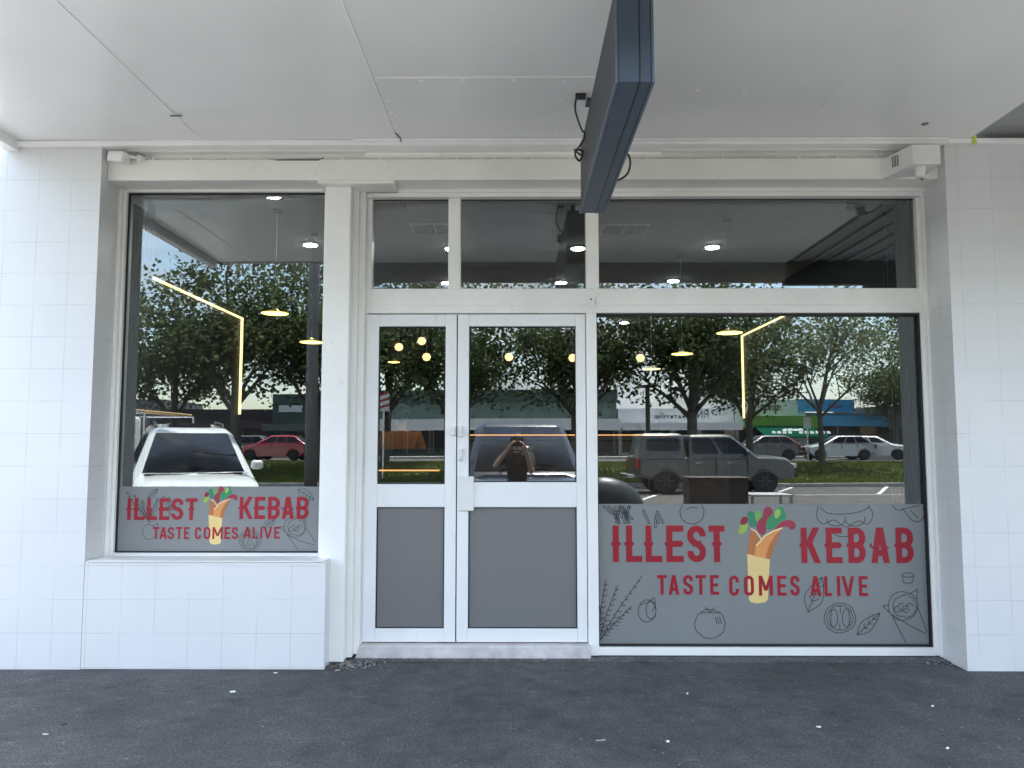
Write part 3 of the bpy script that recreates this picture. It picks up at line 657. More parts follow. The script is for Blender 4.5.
def wrap_art(cx, cy, r, tipx, tipy, y, seed=4):
    out = [oval(cx, cy, r, r * .95, y, seed=seed), oval(cx + r * .1, cy, r * .78, r * .74, y, seed=seed + 1, j=.08)]
    for k in range(4): out.append(oval(cx + r * (-.3 + .25 * k), cy + r * (.2 - .15 * (k % 2)), r * .25, r * .22, y, a0=30 * k, a1=260 + 30 * k, n=12, seed=seed + k, j=.1))
    out.append(pp(catmull([(cx - r * .85, cy + r * .5), (cx + r * .3, cy + r * 1.2), (tipx, tipy)]), y)); out.append(pp([(cx - r * .7, cy + r * .7), (cx - r * .7 + (tipx - cx) * .62, tipy + r * .7)], y))
    out.append(pp([(cx + r * .95, cy), (tipx + 1, tipy - 2)], y)); out.append(pp([(cx + r * .5, cy - r * .85), (cx + r * .95, cy - r * 1.1), (cx + r * .93, cy - r * .3)], y))
    out.append(pp([(cx - r * .95, cy - r * .1), (cx - r * 1.35, cy), (cx - r * .9, cy + r * .45)], y))
    return out
# right decal
dR = empty('window_decal', (0, 0, 0), 0, 'wide grey frosted decal with large red ILLEST KEBAB lettering on the big right window', 'window sign')
_, zt = W(700, 504, YF)
b = MB(); b.box(.5695, 2.8315, YF, -.0034, .0795, zt); b.build('frosted_film', 'film', dR)
yb = YF
put_letters(dR, 'heading_letter', px_items('ILLEST', [(612.5, 619), (625.8, 642.3), (645.3, 662.5), (666, 683.7), (687, 706), (708.5, 725)], 525.5, 562, YF)
            + px_items('KEBAB', [(800.5, 819.8), (825.5, 842.5), (847.5, 866), (870.5, 889.4), (895, 914)], 527.5, 563, YF), .168, True)
put_letters(dR, 'slogan_letter', px_items('TASTE', [(657, 667), (668.7, 679), (683, 693), (695.5, 706), (710, 719)], 575, 594.6, YF)
            + px_items('COMES', [(729, 739), (743.7, 754), (758.5, 773), (777, 786.5), (790, 799.7)], 575.6, 595.6, YF)
            + px_items('ALIVE', [(810, 821), (824, 832), (836.5, 840.5), (841.5, 854.5), (858.5, 868)], 576, 596, YF), .155)
wrap_picture(dR, lambda x, y: W(700 + x / 5.9, 490 + y / 5.9, YF), yb - .0004)
ya = YF - .0003
arts = [('fries_drawing', fries_art(618, 512, 11, 6, 16, ya)), ('fries_drawing', fries_art(656, 520, 10, 4, 4, ya, 9)),
        ('onion_drawing', [oval(692, 512.5, 12, 11.5, ya, a0=-40, a1=220), pp([(686, 509), (692, 507), (698, 508)], ya)]),
        ('tomato_drawing', tomato_art(710, 624, 14.5, ya)), ('tomato_slice_drawing', tomato_art(840, 618, 15, ya, True, 6)),
        ('garlic_drawing', [oval(647, 611, 9, 11, ya, seed=8), oval(651, 610, 5, 9, ya, seed=9), pp(catmull([(640, 605), (648, 602), (654, 598), (655, 605), (652, 612)]), ya)]),
        ('herb_drawing', herb_art(599, 642, [(642, 576), (606, 580), (618, 585), (632, 606), (600, 606)], ya)),
        ('leaf_drawing', leaf_art(857, 635, 880, 613, 6, ya)), ('leaf_drawing', leaf_art(808, 612, 822, 577, 9, ya)),
        ('burger_drawing', [pp(catmull([(818, 506), (817, 518), (824, 524), (834, 520), (846, 527), (858, 521), (868, 524), (873, 514), (868, 506)]), ya),
                            pp(catmull([(820, 507), (828, 513), (846, 514), (862, 511), (870, 506)]), ya), oval(836, 520, 9, 6, ya, a0=-10, a1=190), oval(855, 519, 10, 7, ya, a0=-20, a1=200),
                            pp(catmull([(830, 530), (838, 536), (850, 536), (860, 531)]), ya)]),
        ('leaf_drawing', [pp(catmull([(892, 505.5), (898, 510), (908, 508), (920, 505.5)]), ya), pp(catmull([(902, 508), (912, 520), (920, 521), (924, 515), (923, 507)]), ya), pp([(910, 510), (918, 518)], ya)]),
        ('sauce_cup_drawing', [oval(908, 575, 6, 2.2, ya), pp([(902, 576), (904, 583), (912, 583), (914, 576)], ya)]),
        ('wrap_drawing', wrap_art(903, 606, 15, 926, 634, ya))]
line_art(dR, arts, ya, .0052)
# left decal (its pane stands 6 cm in front of the wide one)
YG = YLW - .005
dL = empty('window_decal', (0, 0, 0), 0, 'small grey frosted decal with red ILLEST KEBAB lettering on the narrow left window', 'window sign')
_, zt = W(200, 486.5, YG)
b = MB(); b.box(-2.7615, -1.3635, YG, YG + .0015, .7135, zt); b.build('frosted_film', 'film', dL)
put_letters(dL, 'heading_letter', px_items('ILLEST', [(127, 131.6), (134.8, 144.8), (147.5, 157), (160, 169.5), (172, 183), (186, 197)], 498.2, 520, YG)
            + px_items('KEBAB', [(240, 252), (255, 265), (268.3, 279.6), (282.5, 293.6), (297, 308.5)], 496.8, 519, YG), .168, True, y=YG - .0026)
put_letters(dL, 'slogan_letter', px_items('TASTE', [(153, 159.4), (160, 166.7), (168, 174), (176.3, 182), (184.3, 189.3)], 527, 539, YG)
            + px_items('COMES', [(195.4, 201), (204, 210.3), (212.8, 222.6), (224.8, 230.3), (232, 238)], 527, 539, YG)
            + px_items('ALIVE', [(244, 250.7), (253, 258), (260, 262.6), (264, 272), (274.5, 280)], 526.8, 538.5, YG), .155, y=YG - .0026)
kk = .604 / 5.9
wrap_picture(dL, lambda x, y: W(215.5 + (x - 345) * kk, 485.8 + (y - 95) * kk, YG), YG - .0004)
ya = YG - .0003
line_art(dL, [('herb_drawing', herb_art(150, 523, [(126, 491), (134, 494), (142, 500), (158, 498)], ya)), ('leaf_drawing', leaf_art(148, 498, 158, 489, 3, ya)), ('garlic_drawing', [oval(149, 532, 6.5, 7.5, ya), pp([(153, 526), (158, 523), (157, 530)], ya)]),
              ('tomato_slice_drawing', [q for q in tomato_art(250, 540, 10.5, ya, True, 6)]), ('wrap_drawing', wrap_art(295, 527, 11, 315, 545, ya)),
              ('leaf_drawing', leaf_art(263, 528, 276, 518, 3.5, ya)), ('leaf_drawing', leaf_art(298, 489.5, 314, 500, 5, ya)), ('fries_drawing', fries_art(170, 507, 4, 5, 4, ya, 9))], ya, .0032)

# ------------------------------------------------------------------ fixtures under the canopy
sg = empty('hanging_sign', (.475, -1.56, 2.9), 0, 'dark blue-grey double sided light box hanging edge-on under the canopy', 'sign')
hw = .068; ys0, ys1 = -.88, .88
b = MB(); b.box(-hw, hw, ys0, ys1, .0, .44); b.build('casing', 'signblue', sg, bevel=.004)
b = MB(); b.box(-hw - .006, -hw - .0003, ys0 + .03, ys1 - .03, .03, .41); b.build('sign_face', 'signface', sg, label='left face panel of the light box')
b = MB(); b.box(hw + .0003, hw + .006, ys0 + .03, ys1 - .03, .03, .41); b.build('sign_face', 'signface', sg)
b = MB()
for s in (-1, 1):
    b.box(s * hw, s * (hw + .012), ys0 - .004, ys1 + .004, -.004, .012); b.box(s * (hw - .0), s * (hw + .010), ys0 - .004, ys0 + .012, .0122, .44)
b.build('edge_trim', 'signedge', sg, bevel=.002)
b = MB(); b.box(.018, .022, ys0 + .003, ys1, -.0025, 0.0); b.box(.018, .022, ys0 - .0025, ys0, .0, .44); b.build('seam', 'black', sg)
for y in (-.6, .6): b = MB(); b.box(-.02, .02, y - .02, y + .02, .4405, .60); b.box(-.06, .06, y - .05, y + .05, .585, .5995); b.build('hanger', 'signblue', sg)
pts = [(-.10, .50, .60), (-.13, .47, .55), (-.135, .45, .47), (-.10, .48, .38), (-.075, .52, .36), (-.10, .55, .31), (-.13, .58, .27), (-.10, .62, .24), (-.08, .62, .30), (-.13, .60, .30), (-.10, .55, .25)]
def smooth3(pts, n=5):
    P = [Vector(pts[0])] + [Vector(p) for p in pts] + [Vector(pts[-1])]; q = []
    for i in range(1, len(P) - 2):
        for k in range(n):
            t = k / n; q.append(.5 * (2 * P[i] + (P[i + 1] - P[i - 1]) * t + (2 * P[i - 1] - 5 * P[i] + 4 * P[i + 1] - P[i + 2]) * t * t + (3 * P[i] - P[i - 1] - 3 * P[i + 1] + P[i + 2]) * t ** 3))
    return q + [P[-1]]
b = MB(); b.tube(smooth3(pts), .006, 6); b.tube(smooth3([(.06, .56, .34), (.13, .60, .33), (.20, .62, .26), (.19, .64, .17), (.12, .66, .13), (.06, .66, .14)]), .006, 6); b.box(-.13, -.07, .49, .53, .575, .5995); b.build('power_cable', 'cable', sg, smooth=True)
# painted cable along the beam with clips
b = MB(); r_ = random.Random(4); pts = [(XL + .15 + i * .06, -.262 - .002 * r_.random(), 3.412 + r_.uniform(-.003, .003)) for i in range(int((2.55 - XL) / .06))]
b.tube(pts, .006, 6)
cb = b.build('wall_cable', 'wcable', None, smooth=True); tag(cb, 'white painted cable clipped along the beam above the windows', 'cable')
for i in range(20):
    x = XL + .3 + i * .262; b = MB(); b.box(x, x + .012, -.275, -.2355, 3.4055, 3.424); b.build('cable_clip', 'strip', cb)
b = MB(); b.box(-1.66, -1.36, -.283, -.268, 3.395, 3.404); b.tube([(-1.7, -.27, 3.405), (-1.36, -.275, 3.408), (-1.33, -.272, 3.418)], .004, 6); b.build('conduit_offcut', 'grille', cb)
# left sensor
s1 = empty('security_sensor', (-2.71, -.32, 3.40), R(-18), 'small white box sensor on a bracket at the top left corner of the shopfront', 'sensor')
b = MB(); b.box(-.075, .065, -.05, .03, -.036, .036); b.build('housing', 'plastic', s1, bevel=.012, seg=3, xf=Matrix.Rotation(R(8), 4, 'Y'))
b = MB(); b.tube([(.06, 0, 0), (.10, .03, .005), (.12, .06, 0)], .012, 10); b.lathe([(.022, .03), (.022, .07)], (.12, 0, 0), axis='y'); b.build('bracket', 'plastic', s1, smooth=False)
b = MB(); b.tube([(.10, .02, .012), (.14, .0, .02), (.17, .04, .01)], .004, 6); b.build('lead', 'grille', s1)
# right alarm box with small camera
x0_, z0_ = W(911, 145, -.62); 
s2 = empty('alarm_box', (2.645, -.36, 3.275), 0, 'white angular alarm box with a round camera below at the top right corner', 'alarm')
b = MB(); V = [(-.07, -.17, -.0), (.155, -.17, .0), (.175, .12, -.0), (-.20, .12, -.03), (-.07, -.17, .155), (.155, -.17, .155), (.175, .12, .165), (-.20, .12, .13)]
b.add(V, [(0, 3, 2, 1), (4, 5, 6, 7), (0, 1, 5, 4), (1, 2, 6, 5), (2, 3, 7, 6), (3, 0, 4, 7)]); b.build('housing', 'plastic', s2, bevel=.006)
b = MB()
for k in range(5):
    for q in range(3):
        t0 = .40 + .07 * q; c = Vector((-.07, -.17, 0)).lerp(Vector((-.20, .12, 0)), t0); b.box(c.x - .006, c.x - .001, c.y - .008, c.y + .006, .035 + .018 * k, .047 + .018 * k)
b.build('speaker_grille', 'grille', s2)
b = MB(); b.lathe([(.045, -.001), (.046, -.02), (.038, -.035), (.034, -.07), (.026, -.078)], (.03, -.09, 0), n=20); b.build('camera_dome', 'plastic', s2, smooth=False)
b = MB(); b.tube([(.05, -.05, -.07), (.10, 0, -.06), (.14, .06, -.03), (.16, .08, 0)], .005, 6); b.build('lead', 'cable', s2)
s2.scale = (.82, .9, .85)
b = MB(); b.box(-.012, .012, -.004, .004, -.05, .03); o = b.build('tape_scrap', mat('yellow_green_tape', (.45, .55, .10), .5, var=.1), None); o.location = (3.065, -.40, 3.50); tag(o, 'scrap of yellow-green masking tape at the canopy corner', 'tape')

# ------------------------------------------------------------------ footpath litter and rubble
def scrap(px, py, wd, h, label, rz, name='paper_scrap', m='strip', z=.002):
    D = CAMZ / -math.tan(math.atan((384 - py) / F) + PITCH); x = (px - 517) / F * (D * 1.0) ; y = CAMY + D
    v = (384 - py) / F; dyy = math.cos(PITCH) - v * math.sin(PITCH); x = ((px - 512) / F * D / dyy) - .0065 * D
    r_ = random.Random(int(px)); b = MB(); n = 9; vs = []
    for k in range(n):
        a = 2 * math.pi * k / n; q = r_.uniform(.4, .8); vs.append((math.cos(a) * wd * q, math.sin(a) * h * q, r_.uniform(.001, .007)))
    base = [(p[0] * .9, p[1] * .9, 0) for p in vs]
    b.add(vs + base, [tuple(range(n)), tuple(range(n, 2 * n))] + [(i, (i + 1) % n, n + (i + 1) % n, n + i) for i in range(n)])
    o = b.build(name, m); o.location = (x, y, z); o.rotation_euler = (0, 0, rz); tag(o, label, 'litter'); return o
scrap(232, 693, .035, .022, 'crumpled white paper scrap on the asphalt before the tiled pedestal', .3)
scrap(275, 674, .018, .01, 'tiny white scrap lying close to the foot of the pedestal', .1)
scrap(44, 736, .022, .007, 'narrow white scrap at the lower left of the footpath', 0)
scrap(687, 694, .012, .012, 'small white crumb on the footpath right of the doors', 0)
scrap(668, 742, .016, .014, 'bright white chip near the bottom edge right of centre', .5)
scrap(600, 741, .04, .004, 'pale thin twig lying on the asphalt in front of the doors', .25, 'twig', 'kerb')
scrap(818, 727, .02, .009, 'flat white flake on the asphalt below the wide window', -.4)
scrap(931, 706, .016, .010, 'pair of white crumbs near the right pier, left one', .2)
scrap(946, 748, .018, .008, 'faint white flake at the lower right of the footpath', .6)
scrap(63, 726, .022, .006, 'small brown leaf near the lower left corner', .6, 'dry_leaf', 'brown')
b = MB(); r_ = random.Random(12)
for i in range(240):
    if i < 150: x = r_.gauss(-1.10, .09); y = r_.gauss(-.27, .05)
    elif i < 190: x = r_.uniform(-1.0, .5); y = -.13 - abs(r_.gauss(0, .02))
    else: x = r_.gauss(2.78, .08); y = r_.gauss(-.16, .06)
    y = min(y, -.03); s = r_.uniform(.003, .011); vs = [(x + r_.uniform(-1, 1) * s * 1.6, y + r_.uniform(-1, 1) * s * 1.6, r_.uniform(.0, 1) * s * 1.4) for _ in range(6)]
    b.add(vs, [(0, 1, 2), (2, 3, 4), (0, 3, 5), (1, 4, 5), (0, 2, 4), (1, 3, 5)])
o = b.build('gravel', mat('mortar_crumbs', (.28, .27, .25), .9, var=.5, scale=30)); tag(o, 'grey mortar crumbs and grit at the foot of the jambs', 'gravel', kind='stuff')

# ------------------------------------------------------------------ inside the shop
def downlight(x, y, label):
    e = empty('downlight', (x, y, 3.3), 0, label, 'ceiling light', 'round ceiling lights inside the shop')
    MB().lathe([(.075, 0), (.075, -.012), (.062, -.014)]).build('trim_ring', 'plastic', e)
    MB().lathe([(.060, -.0145), (.058, -.018)]).build('diffuser', 'lamp', e)
dlab = {0: 'nearest', 1: 'second', 2: 'third'}
for px, py, lab in ((272, 195.5, 'bright round ceiling light at the top of the narrow left window'), (310, 245, 'bright round ceiling light near the right edge of the narrow window'), (452, 249, 'round ceiling light half hidden by the transom post, higher one'), (447, 283, 'round ceiling light low behind the small transom pane'),
                    (578, 249, 'round ceiling light at the right end of the middle transom, higher one'), (561, 283, 'round ceiling light low in the middle transom pane'), (712, 248, 'round ceiling light central in the wide transom pane'), (673, 281.5, 'round ceiling light low in the wide transom pane'), (624, 323, 'faint small round ceiling light at the top left of the wide window')):
    tn = math.tan(math.atan((384 - py) / F) + PITCH); D = (3.285 - CAMZ) / tn; v = (384 - py) / F; dyy = math.cos(PITCH) - v * math.sin(PITCH)
    downlight((px - 512) / F * D / dyy - .0065 * D, max(.14, CAMY + D), lab)
def vent(px, py, label):
    D = (3.285 - CAMZ) / math.tan(math.atan((384 - py) / F) + PITCH); e = empty('ceiling_vent', ((px - 515.5) / F * D * .98, CAMY + D, 3.3), 0, label, 'air vent', 'air vents in the shop ceiling')
    b = MB(); b.box(-.184, .184, -.144, .144, -.003, -.0005); b.build('duct_opening', 'black', e)
    b = MB(); b.box(-.2, .2, -.16, -.145, -.012, 0); b.box(-.2, .2, .145, .16, -.012, 0); b.box(-.2, -.185, -.1448, .1448, -.012, 0); b.box(.185, .2, -.1448, .1448, -.012, 0); b.box(-.008, .008, -.1448, .1448, -.012, 0); b.build('frame', 'plastic', e)
    b = MB(); 
    for k in range(14): b.box(-.18 + .026 * k, -.174 + .026 * k, -.144, .144, -.011, -.0035)
    b.build('louvres', 'black', e)
vent(431, 230, 'slatted air vent in the ceiling seen through the small left transom pane'); vent(627, 231, 'slatted air vent in the ceiling seen through the wide transom pane')
def pendant(px, py, D, label, r=.105):
    x = (px - 517) / F * D; z = RZ(py, D); e = empty('pendant_lamp', (x, CAMY + D, z), 0, label, 'pendant lamp', 'flat disc pendant lamps inside the shop')
    MB().lathe([(r, 0), (r, .004), (r * .4, .018), (.012, .04)], n=28).build('shade', 'brass', e)
    MB().lathe([(r * .97, -.003), (r * .5, -.008)], n=28).build('diffuser', 'ylamp', e)
    b = MB(); b.tube([(0, 0, .05), (0, 0, 3.29 - z)], .003, 6); b.build('cord', 'grille', e)
    MB().lathe([(.035, 3.275 - z), (.035, 3.299 - z)], n=16).build('ceiling_rose', 'seal', e)
pendant(272, 313, 5.95, 'largest yellow disc lamp, seen high in the narrow left window'); pendant(310, 342, 6.6, 'yellow disc lamp beside the right edge of the narrow left window')
pendant(731, 333, 6.2, 'yellow disc lamp nearest the vertical gold strip in the wide window'); pendant(683, 354, 7.43, 'middle of the three yellow disc lamps in the wide window'); pendant(652, 369, 8.9, 'smallest yellow disc lamp, leftmost in the wide window'); pendant(393, 362, 8.23, 'small yellow disc lamp seen through the narrow door leaf', .065)
for px, py, D, lab in ((398, 347, 9, 'left amber globe lamp seen through the narrow door leaf'), (421, 341, 9, 'highest amber globe lamp seen through the narrow door leaf'), (426, 357, 9, 'lowest amber globe lamp seen through the narrow door leaf'), (509, 357, 9, 'amber globe lamp seen through the wide door leaf'), (573, 358, 9.1, 'amber globe lamp by the right edge of the wide door glass'), (641, 358, 9, 'amber globe lamp seen in the wide display window')):
    x, z = (px - 517) / F * D, RZ(py, D); e = empty('globe_lamp', (x, CAMY + D, z), 0, lab, 'globe lamp', 'amber globe lamps inside the shop')
    MB().lathe([(.012, -.045), (.036, -.035), (.052, 0), (.036, .035), (.012, .045)], n=16).build('globe', 'amber', e, smooth=True)
    MB().tube([(0, 0, .045), (0, 0, 3.3 - z)], .003, 6).build('cord', 'grille', e)
b = MB(); b.box(-3.015, -2.99, RY(0) - 0 if False else .5, 2.88, 2.81, 2.824); b.box(-3.015, -2.99, 2.866, 2.88, 1.77, 2.81); tag(b.build('led_strip', 'led'), 'gold light strip bent down the left wall inside the shop', 'light strip')
b = MB(); b.box(2.99, 3.015, 3.02, 4.78, 2.88, 2.894); b.box(2.99, 3.015, 4.762, 4.78, 1.79, 2.88); tag(b.build('led_strip', 'led'), 'gold light strip bent down the right wall inside the shop', 'light strip')
# counter with warm light strip
ct = empty('service_counter', (0, 4.6, 0), 0, 'long dark brown service counter with an orange light strip behind the doors', 'counter')
b = MB(); b.box(-.62, 2.75, 0, .7, 0, 1.50); b.build('counter_body', 'brown', ct, bevel=.01)
b = MB(); b.box(-.62, 1.95, -.03, -.001, 1.56, 1.572); b.build('light_strip', 'oled', ct)
b = MB(); b.box(-.64, 2.77, -.028, .72, 1.51, 1.552); b.build('counter_top', 'brown', ct)
ct2 = empty('side_counter', (-1.9, 2.15, 0), 0, 'lower dark counter edged with an orange light strip behind the narrow door', 'counter')
zt_ = RZ(449, 7.6); zl_ = RZ(470.5, 7.55)
b = MB(); b.box(.28, 1.15, 0, .25, 0, zt_); b.build('counter_body', 'dark', ct2)
b = MB(); b.box(.29, 1.14, -.025, -.001, zl_ - .006, zl_ + .006); b.build('light_strip', 'oled', ct2)
# bench box, table, round seat near the wide window
D = 12.0; xa, xb = RX(688, D), RX(746, D); zt_ = RZ(477, D)
bx = empty('planter_box', ((xa + xb) / 2, RY(D), 0), 0, 'dark brown timber planter box on the kerb, mirrored low in the wide window', 'planter'); hw_ = (xb - xa) / 2; bx.location.z = GZ0 = -.12
b = MB(); b.box(-hw_, hw_, -.45, 0, 0, zt_ + .12 - .04); b.build('box_body', 'brown', bx, bevel=.008)
b = MB()
for z in (.25, .5, .75): b.box(-hw_ + .06, hw_ - .06, .0005, .012, z - .1, z + .1)
b.build('front_slats', 'brown', bx, bevel=.004)
b = MB(); b.box(-hw_ - .02, hw_ + .02, -.47, .02, zt_ + .12 - .0395, zt_ + .12); b.build('rim_board', 'brown', bx, bevel=.006)
D = 12.6; tb = empty('cafe_table', (RX(764, D), RY(D), -.12), 0, 'small pale topped table beside the brown planter box', 'table'); th_ = RZ(493, D) + .12
b = MB(); b.box(-.34, .34, -.3, .3, th_ - .03, th_); b.build('table_top', 'table', tb, bevel=.004)
for sx in (-1, 1):
    for sy in (-.25, .25): b = MB(); b.box(sx * .31 - .02, sx * .31 + .02, sy - .02, sy + .02, 0, th_ - .031); b.build('leg', 'table', tb)
D = 11.9; ch = empty('covered_scooter', (RX(612, D), RY(D) - .3, -.12), 0, 'low rounded scooter under a dark green-grey cover at the left end of the wide window', 'scooter'); hc_ = RZ(478, D) + .12
b = MB(); rr_ = random.Random(5); n = 28; lv = [(1.0, 0), (1.02, .25), (.97, .5), (.86, .72), (.66, .88), (.38, .97), (.08, 1.0)]
for (q, z) in lv:
    for k in range(n):
        a = 2 * math.pi * k / n; w2 = 1 + .035 * math.sin(5 * a + 3 * z) * (1 - z * .5) + rr_.uniform(-.008, .008); b.v.append((math.cos(a) * .58 * q * w2, math.sin(a) * .30 * q * w2, z * hc_ * (1 - .10 * math.cos(a) * q * z)))
for i in range(len(lv) - 1):
    for k in range(n): a = i * n + k; c = i * n + (k + 1) % n; b.f.append((a, c, c + n, a + n))
b.f.append(tuple((len(lv) - 1) * n + k for k in range(n)))
b.build('cover', 'leather', ch, smooth=True)
for x in (-.38, .38): MB().lathe([(.12, -.05), (.2, -.05), (.2, .05), (.12, .05)], (x, 0, .2), n=20, axis='y').build('wheel', 'tyre', ch)

# ------------------------------------------------------------------ people
def skinned(name, m, verts, edges, parent, sub=2, label=None):
    me = bpy.data.meshes.new(name); me.from_pydata([v[:3] for v in verts], edges, []); me.materials.append(M[m])
    o = bpy.data.objects.new(name, me); COL.objects.link(o); o.parent = parent
    # mark one root per island
    adj = {i: set() for i in range(len(verts))}
    for a, c in edges: adj[a].add(c); adj[c].add(a)
    seen = set(); roots = set()
    for i in range(len(verts)):
        if i in seen: continue
        roots.add(i); st = [i]
        while st:
            k = st.pop()
            if k in seen: continue
            seen.add(k); st += list(adj[k])
    bm = bmesh.new(); bm.from_mesh(me); ly = bm.verts.layers.skin.verify(); bm.verts.ensure_lookup_table()
    for i, v in enumerate(verts):
        sv = bm.verts[i][ly]; r = v[3]; sv.radius = (r, v[4]) if len(v) > 4 else (r, r); sv.use_root = i in roots
    bm.to_mesh(me); bm.free()
    md = o.modifiers.new('skin', 'SKIN'); md.use_smooth_shade = True
    md = o.modifiers.new('sub', 'SUBSURF'); md.levels = sub; md.render_levels = sub
    if label: o['label'] = label
    return o
def limb_chain(V, E, pts, start=None):
    idx = []
    for p in pts: V.append(p); idx.append(len(V) - 1)
    ch_ = ([start] if start is not None else []) + idx
    E += [(ch_[i], ch_[i + 1]) for i in range(len(ch_) - 1)]
    return idx
def hand(V, E, wrist, fdir, pdir, curl, r=.009):
    # palm then five finger chains, curling towards pdir ; side = across the palm
    w_, f, p_ = Vector(wrist), Vector(fdir).normalized(), Vector(pdir).normalized(); s = f.cross(p_).normalized()
    pal = limb_chain(V, E, [(*(w_ + f * .03), .028, .018), (*(w_ + f * .07), .036, .018)])
    E.append((hand.wi, pal[0]))
    for k, (off, ln) in enumerate(((-.032, .066), (-.011, .078), (.011, .074), (.031, .058))):
        q = w_ + f * .075 + s * off; d = f.copy(); ch_ = [(*(q - f * .012), r * 1.15)]
        for j in range(3):
            a = curl * (j + .6) / 2.2; d = (f * math.cos(a) + p_ * math.sin(a)).normalized(); q = q + d * ln / 3 * (1.15 - .12 * j); ch_.append((*q, r * (1 - .1 * j)))
        limb_chain(V, E, ch_)
    q = w_ + f * .025 - s * .028; d = (f * .65 - s * .6 + p_ * .35).normalized(); ch_ = [(*q, r * 1.3)]
    for j in range(2): q = q + d * .036; ch_.append((*q, r * (1.1 - .1 * j))); d = (d + p_ * .4 + f * .2).normalized()
    limb_chain(V, E, ch_)
def person(loc, rz, label, H, sh, el, ha, fdirs, pdirs, shirt, trousers, cap, curl=1.3, group=None, head_pitch=0):
    # local frame: faces +y ; sh/el/ha: lists [left,right] joint positions
    e = empty('person', loc, rz, label, 'person', group)
    hz = H - .115
    V = []; E = []
    tor = limb_chain(V, E, [(0, 0, H * .52, .125, .10), (0, .0, H * .60, .12, .09), (0, 0, H * .68, .135, .095), (0, -.005, H * .775, .15, .095), (0, -.01, H * .825, .075, .065), (0, 0, H * .86, .05, .052), (0, .012, H * .895, .062, .07), (0, .015, H * .935, .075, .088), (0, .008, H * .975, .06, .072)])
    for i, sx in enumerate((-1, 1)):
        a = limb_chain(V, E, [(*sh[i], .055), (*(Vector(sh[i]).lerp(Vector(el[i]), .4)), .05), (*el[i], .038), (*(Vector(el[i]).lerp(Vector(ha[i]), .4)), .036), (*ha[i], .025)], tor[3])
        hand.wi = a[-1]; hand(V, E, ha[i], fdirs[i], pdirs[i], curl)
        limb_chain(V, E, [(sx * .09, 0, H * .49, .085), (sx * .10, .01, H * .38, .075), (sx * .10, .015, H * .275, .052), (sx * .105, -.01, H * .17, .05), (sx * .11, -.015, .075, .036), (sx * .115, .05, .035, .036), (sx * .12, .13, .025, .026)], tor[0])
    body = skinned('body', 'skin', V, E, e)
    # face: nose, eyes, ears, mouth
    cz = H * .935
    b = MB(); b.lathe([(.004, -.006), (.012, -.004), (.012, .004), (.004, .006)], (-.031, .098, cz + .012), axis='y', n=10); b.lathe([(.004, -.006), (.012, -.004), (.012, .004), (.004, .006)], (.031, .098, cz + .012), axis='y', n=10); b.build('eyes', 'hair', body)
    b = MB(); b.add([(0, .102, cz + .022), (-.013, .10, cz - .022), (.013, .10, cz - .022), (0, .125, cz - .018)], [(0, 1, 3), (0, 3, 2), (1, 2, 3)]); b.build('nose', 'skin', body)
    b = MB(); b.box(-.022, .022, .088, .100, cz - .047, cz - .040); b.build('mouth', 'redp', body)
    b = MB(); b.lathe([(.008, -.006), (.026, 0), (.008, .006)], (-.084, .01, cz), axis='x', n=12); b.lathe([(.008, -.006), (.026, 0), (.008, .006)], (.084, .01, cz), axis='x', n=12); b.build('ears', 'skin', body)
    # clothes
    V = []; E = []
    tor = limb_chain(V, E, [(0, 0, H * .50, .155, .125), (0, 0, H * .60, .15, .115), (0, 0, H * .69, .165, .12), (0, -.005, H * .79, .165, .118), (0, -.01, H * .83, .115, .09), (0, -.01, H * .858, .072, .066)])
    for i in (0, 1): limb_chain(V, E, [(*sh[i], .078), (*(Vector(sh[i]).lerp(Vector(el[i]), .5)), .066), (*(Vector(sh[i]).lerp(Vector(el[i]), .8)), .062)], tor[3])
    skinned('shirt', shirt, V, E, e)
    V = []; E = []
    hp = limb_chain(V, E, [(0, 0, H * .51, .15, .12)])
    for sx in (-1, 1): limb_chain(V, E, [(sx * .09, 0, H * .47, .105), (sx * .10, .01, H * .38, .092), (sx * .10, .015, H * .275, .072), (sx * .105, -.01, H * .17, .066), (sx * .11, -.015, .075, .06)], hp[0])
    skinned('trousers', trousers, V, E, e)
    for sx in (-1, 1): skinned('shoe', 'black', [(sx * .11, -.05, .04, .045), (sx * .115, .05, .045, .048, .045), (sx * .12, .15, .032, .042, .032)], [(0, 1), (1, 2)], e)
    # hair / cap
    b = MB(); n = 20
    for i in range(7):
        ph = R(-18 + 108 * i / 6) if not cap else R(-5 + 95 * i / 6)
        for k in range(n):
            th_ = 2 * math.pi * k / n; fr_ = math.sin(th_); rr = math.cos(ph); low = (.035 if fr_ > .3 and i == 0 else 0)
            b.v.append((math.cos(th_) * rr * .091, .005 + math.sin(th_) * rr * .105, cz + .022 + math.sin(ph) * .092 + low))
    for i in range(6):
        for k in range(n): a = i * n + k; c = i * n + (k + 1) % n; b.f.append((a, c, c + n, a + n))
    if cap:
        hb = MB()
        for i in range(7):
            ph_ = R(-75 + 93 * i / 6)
            for k in range(11):
                t_ = math.pi + R(-20) + (math.pi + R(40)) * k / 10; hb.v.append((math.cos(t_) * math.cos(ph_) * .088 * (.8 if i == 0 else 1), .0 + math.sin(t_) * math.cos(ph_) * .100 * (.8 if i == 0 else 1), cz + .012 + math.sin(ph_) * .095))
        for i in range(6):
            for k in range(10): a = i * 11 + k; hb.f.append((a, a + 1, a + 12, a + 11))
        ho = hb.build('hair', 'hair', body, smooth=True); md = ho.modifiers.new('sol', 'SOLIDIFY'); md.thickness = .01; md.offset = 0
    hc = b.build('cap' if cap else 'hair', 'navycap' if cap else 'hair', body, smooth=True)
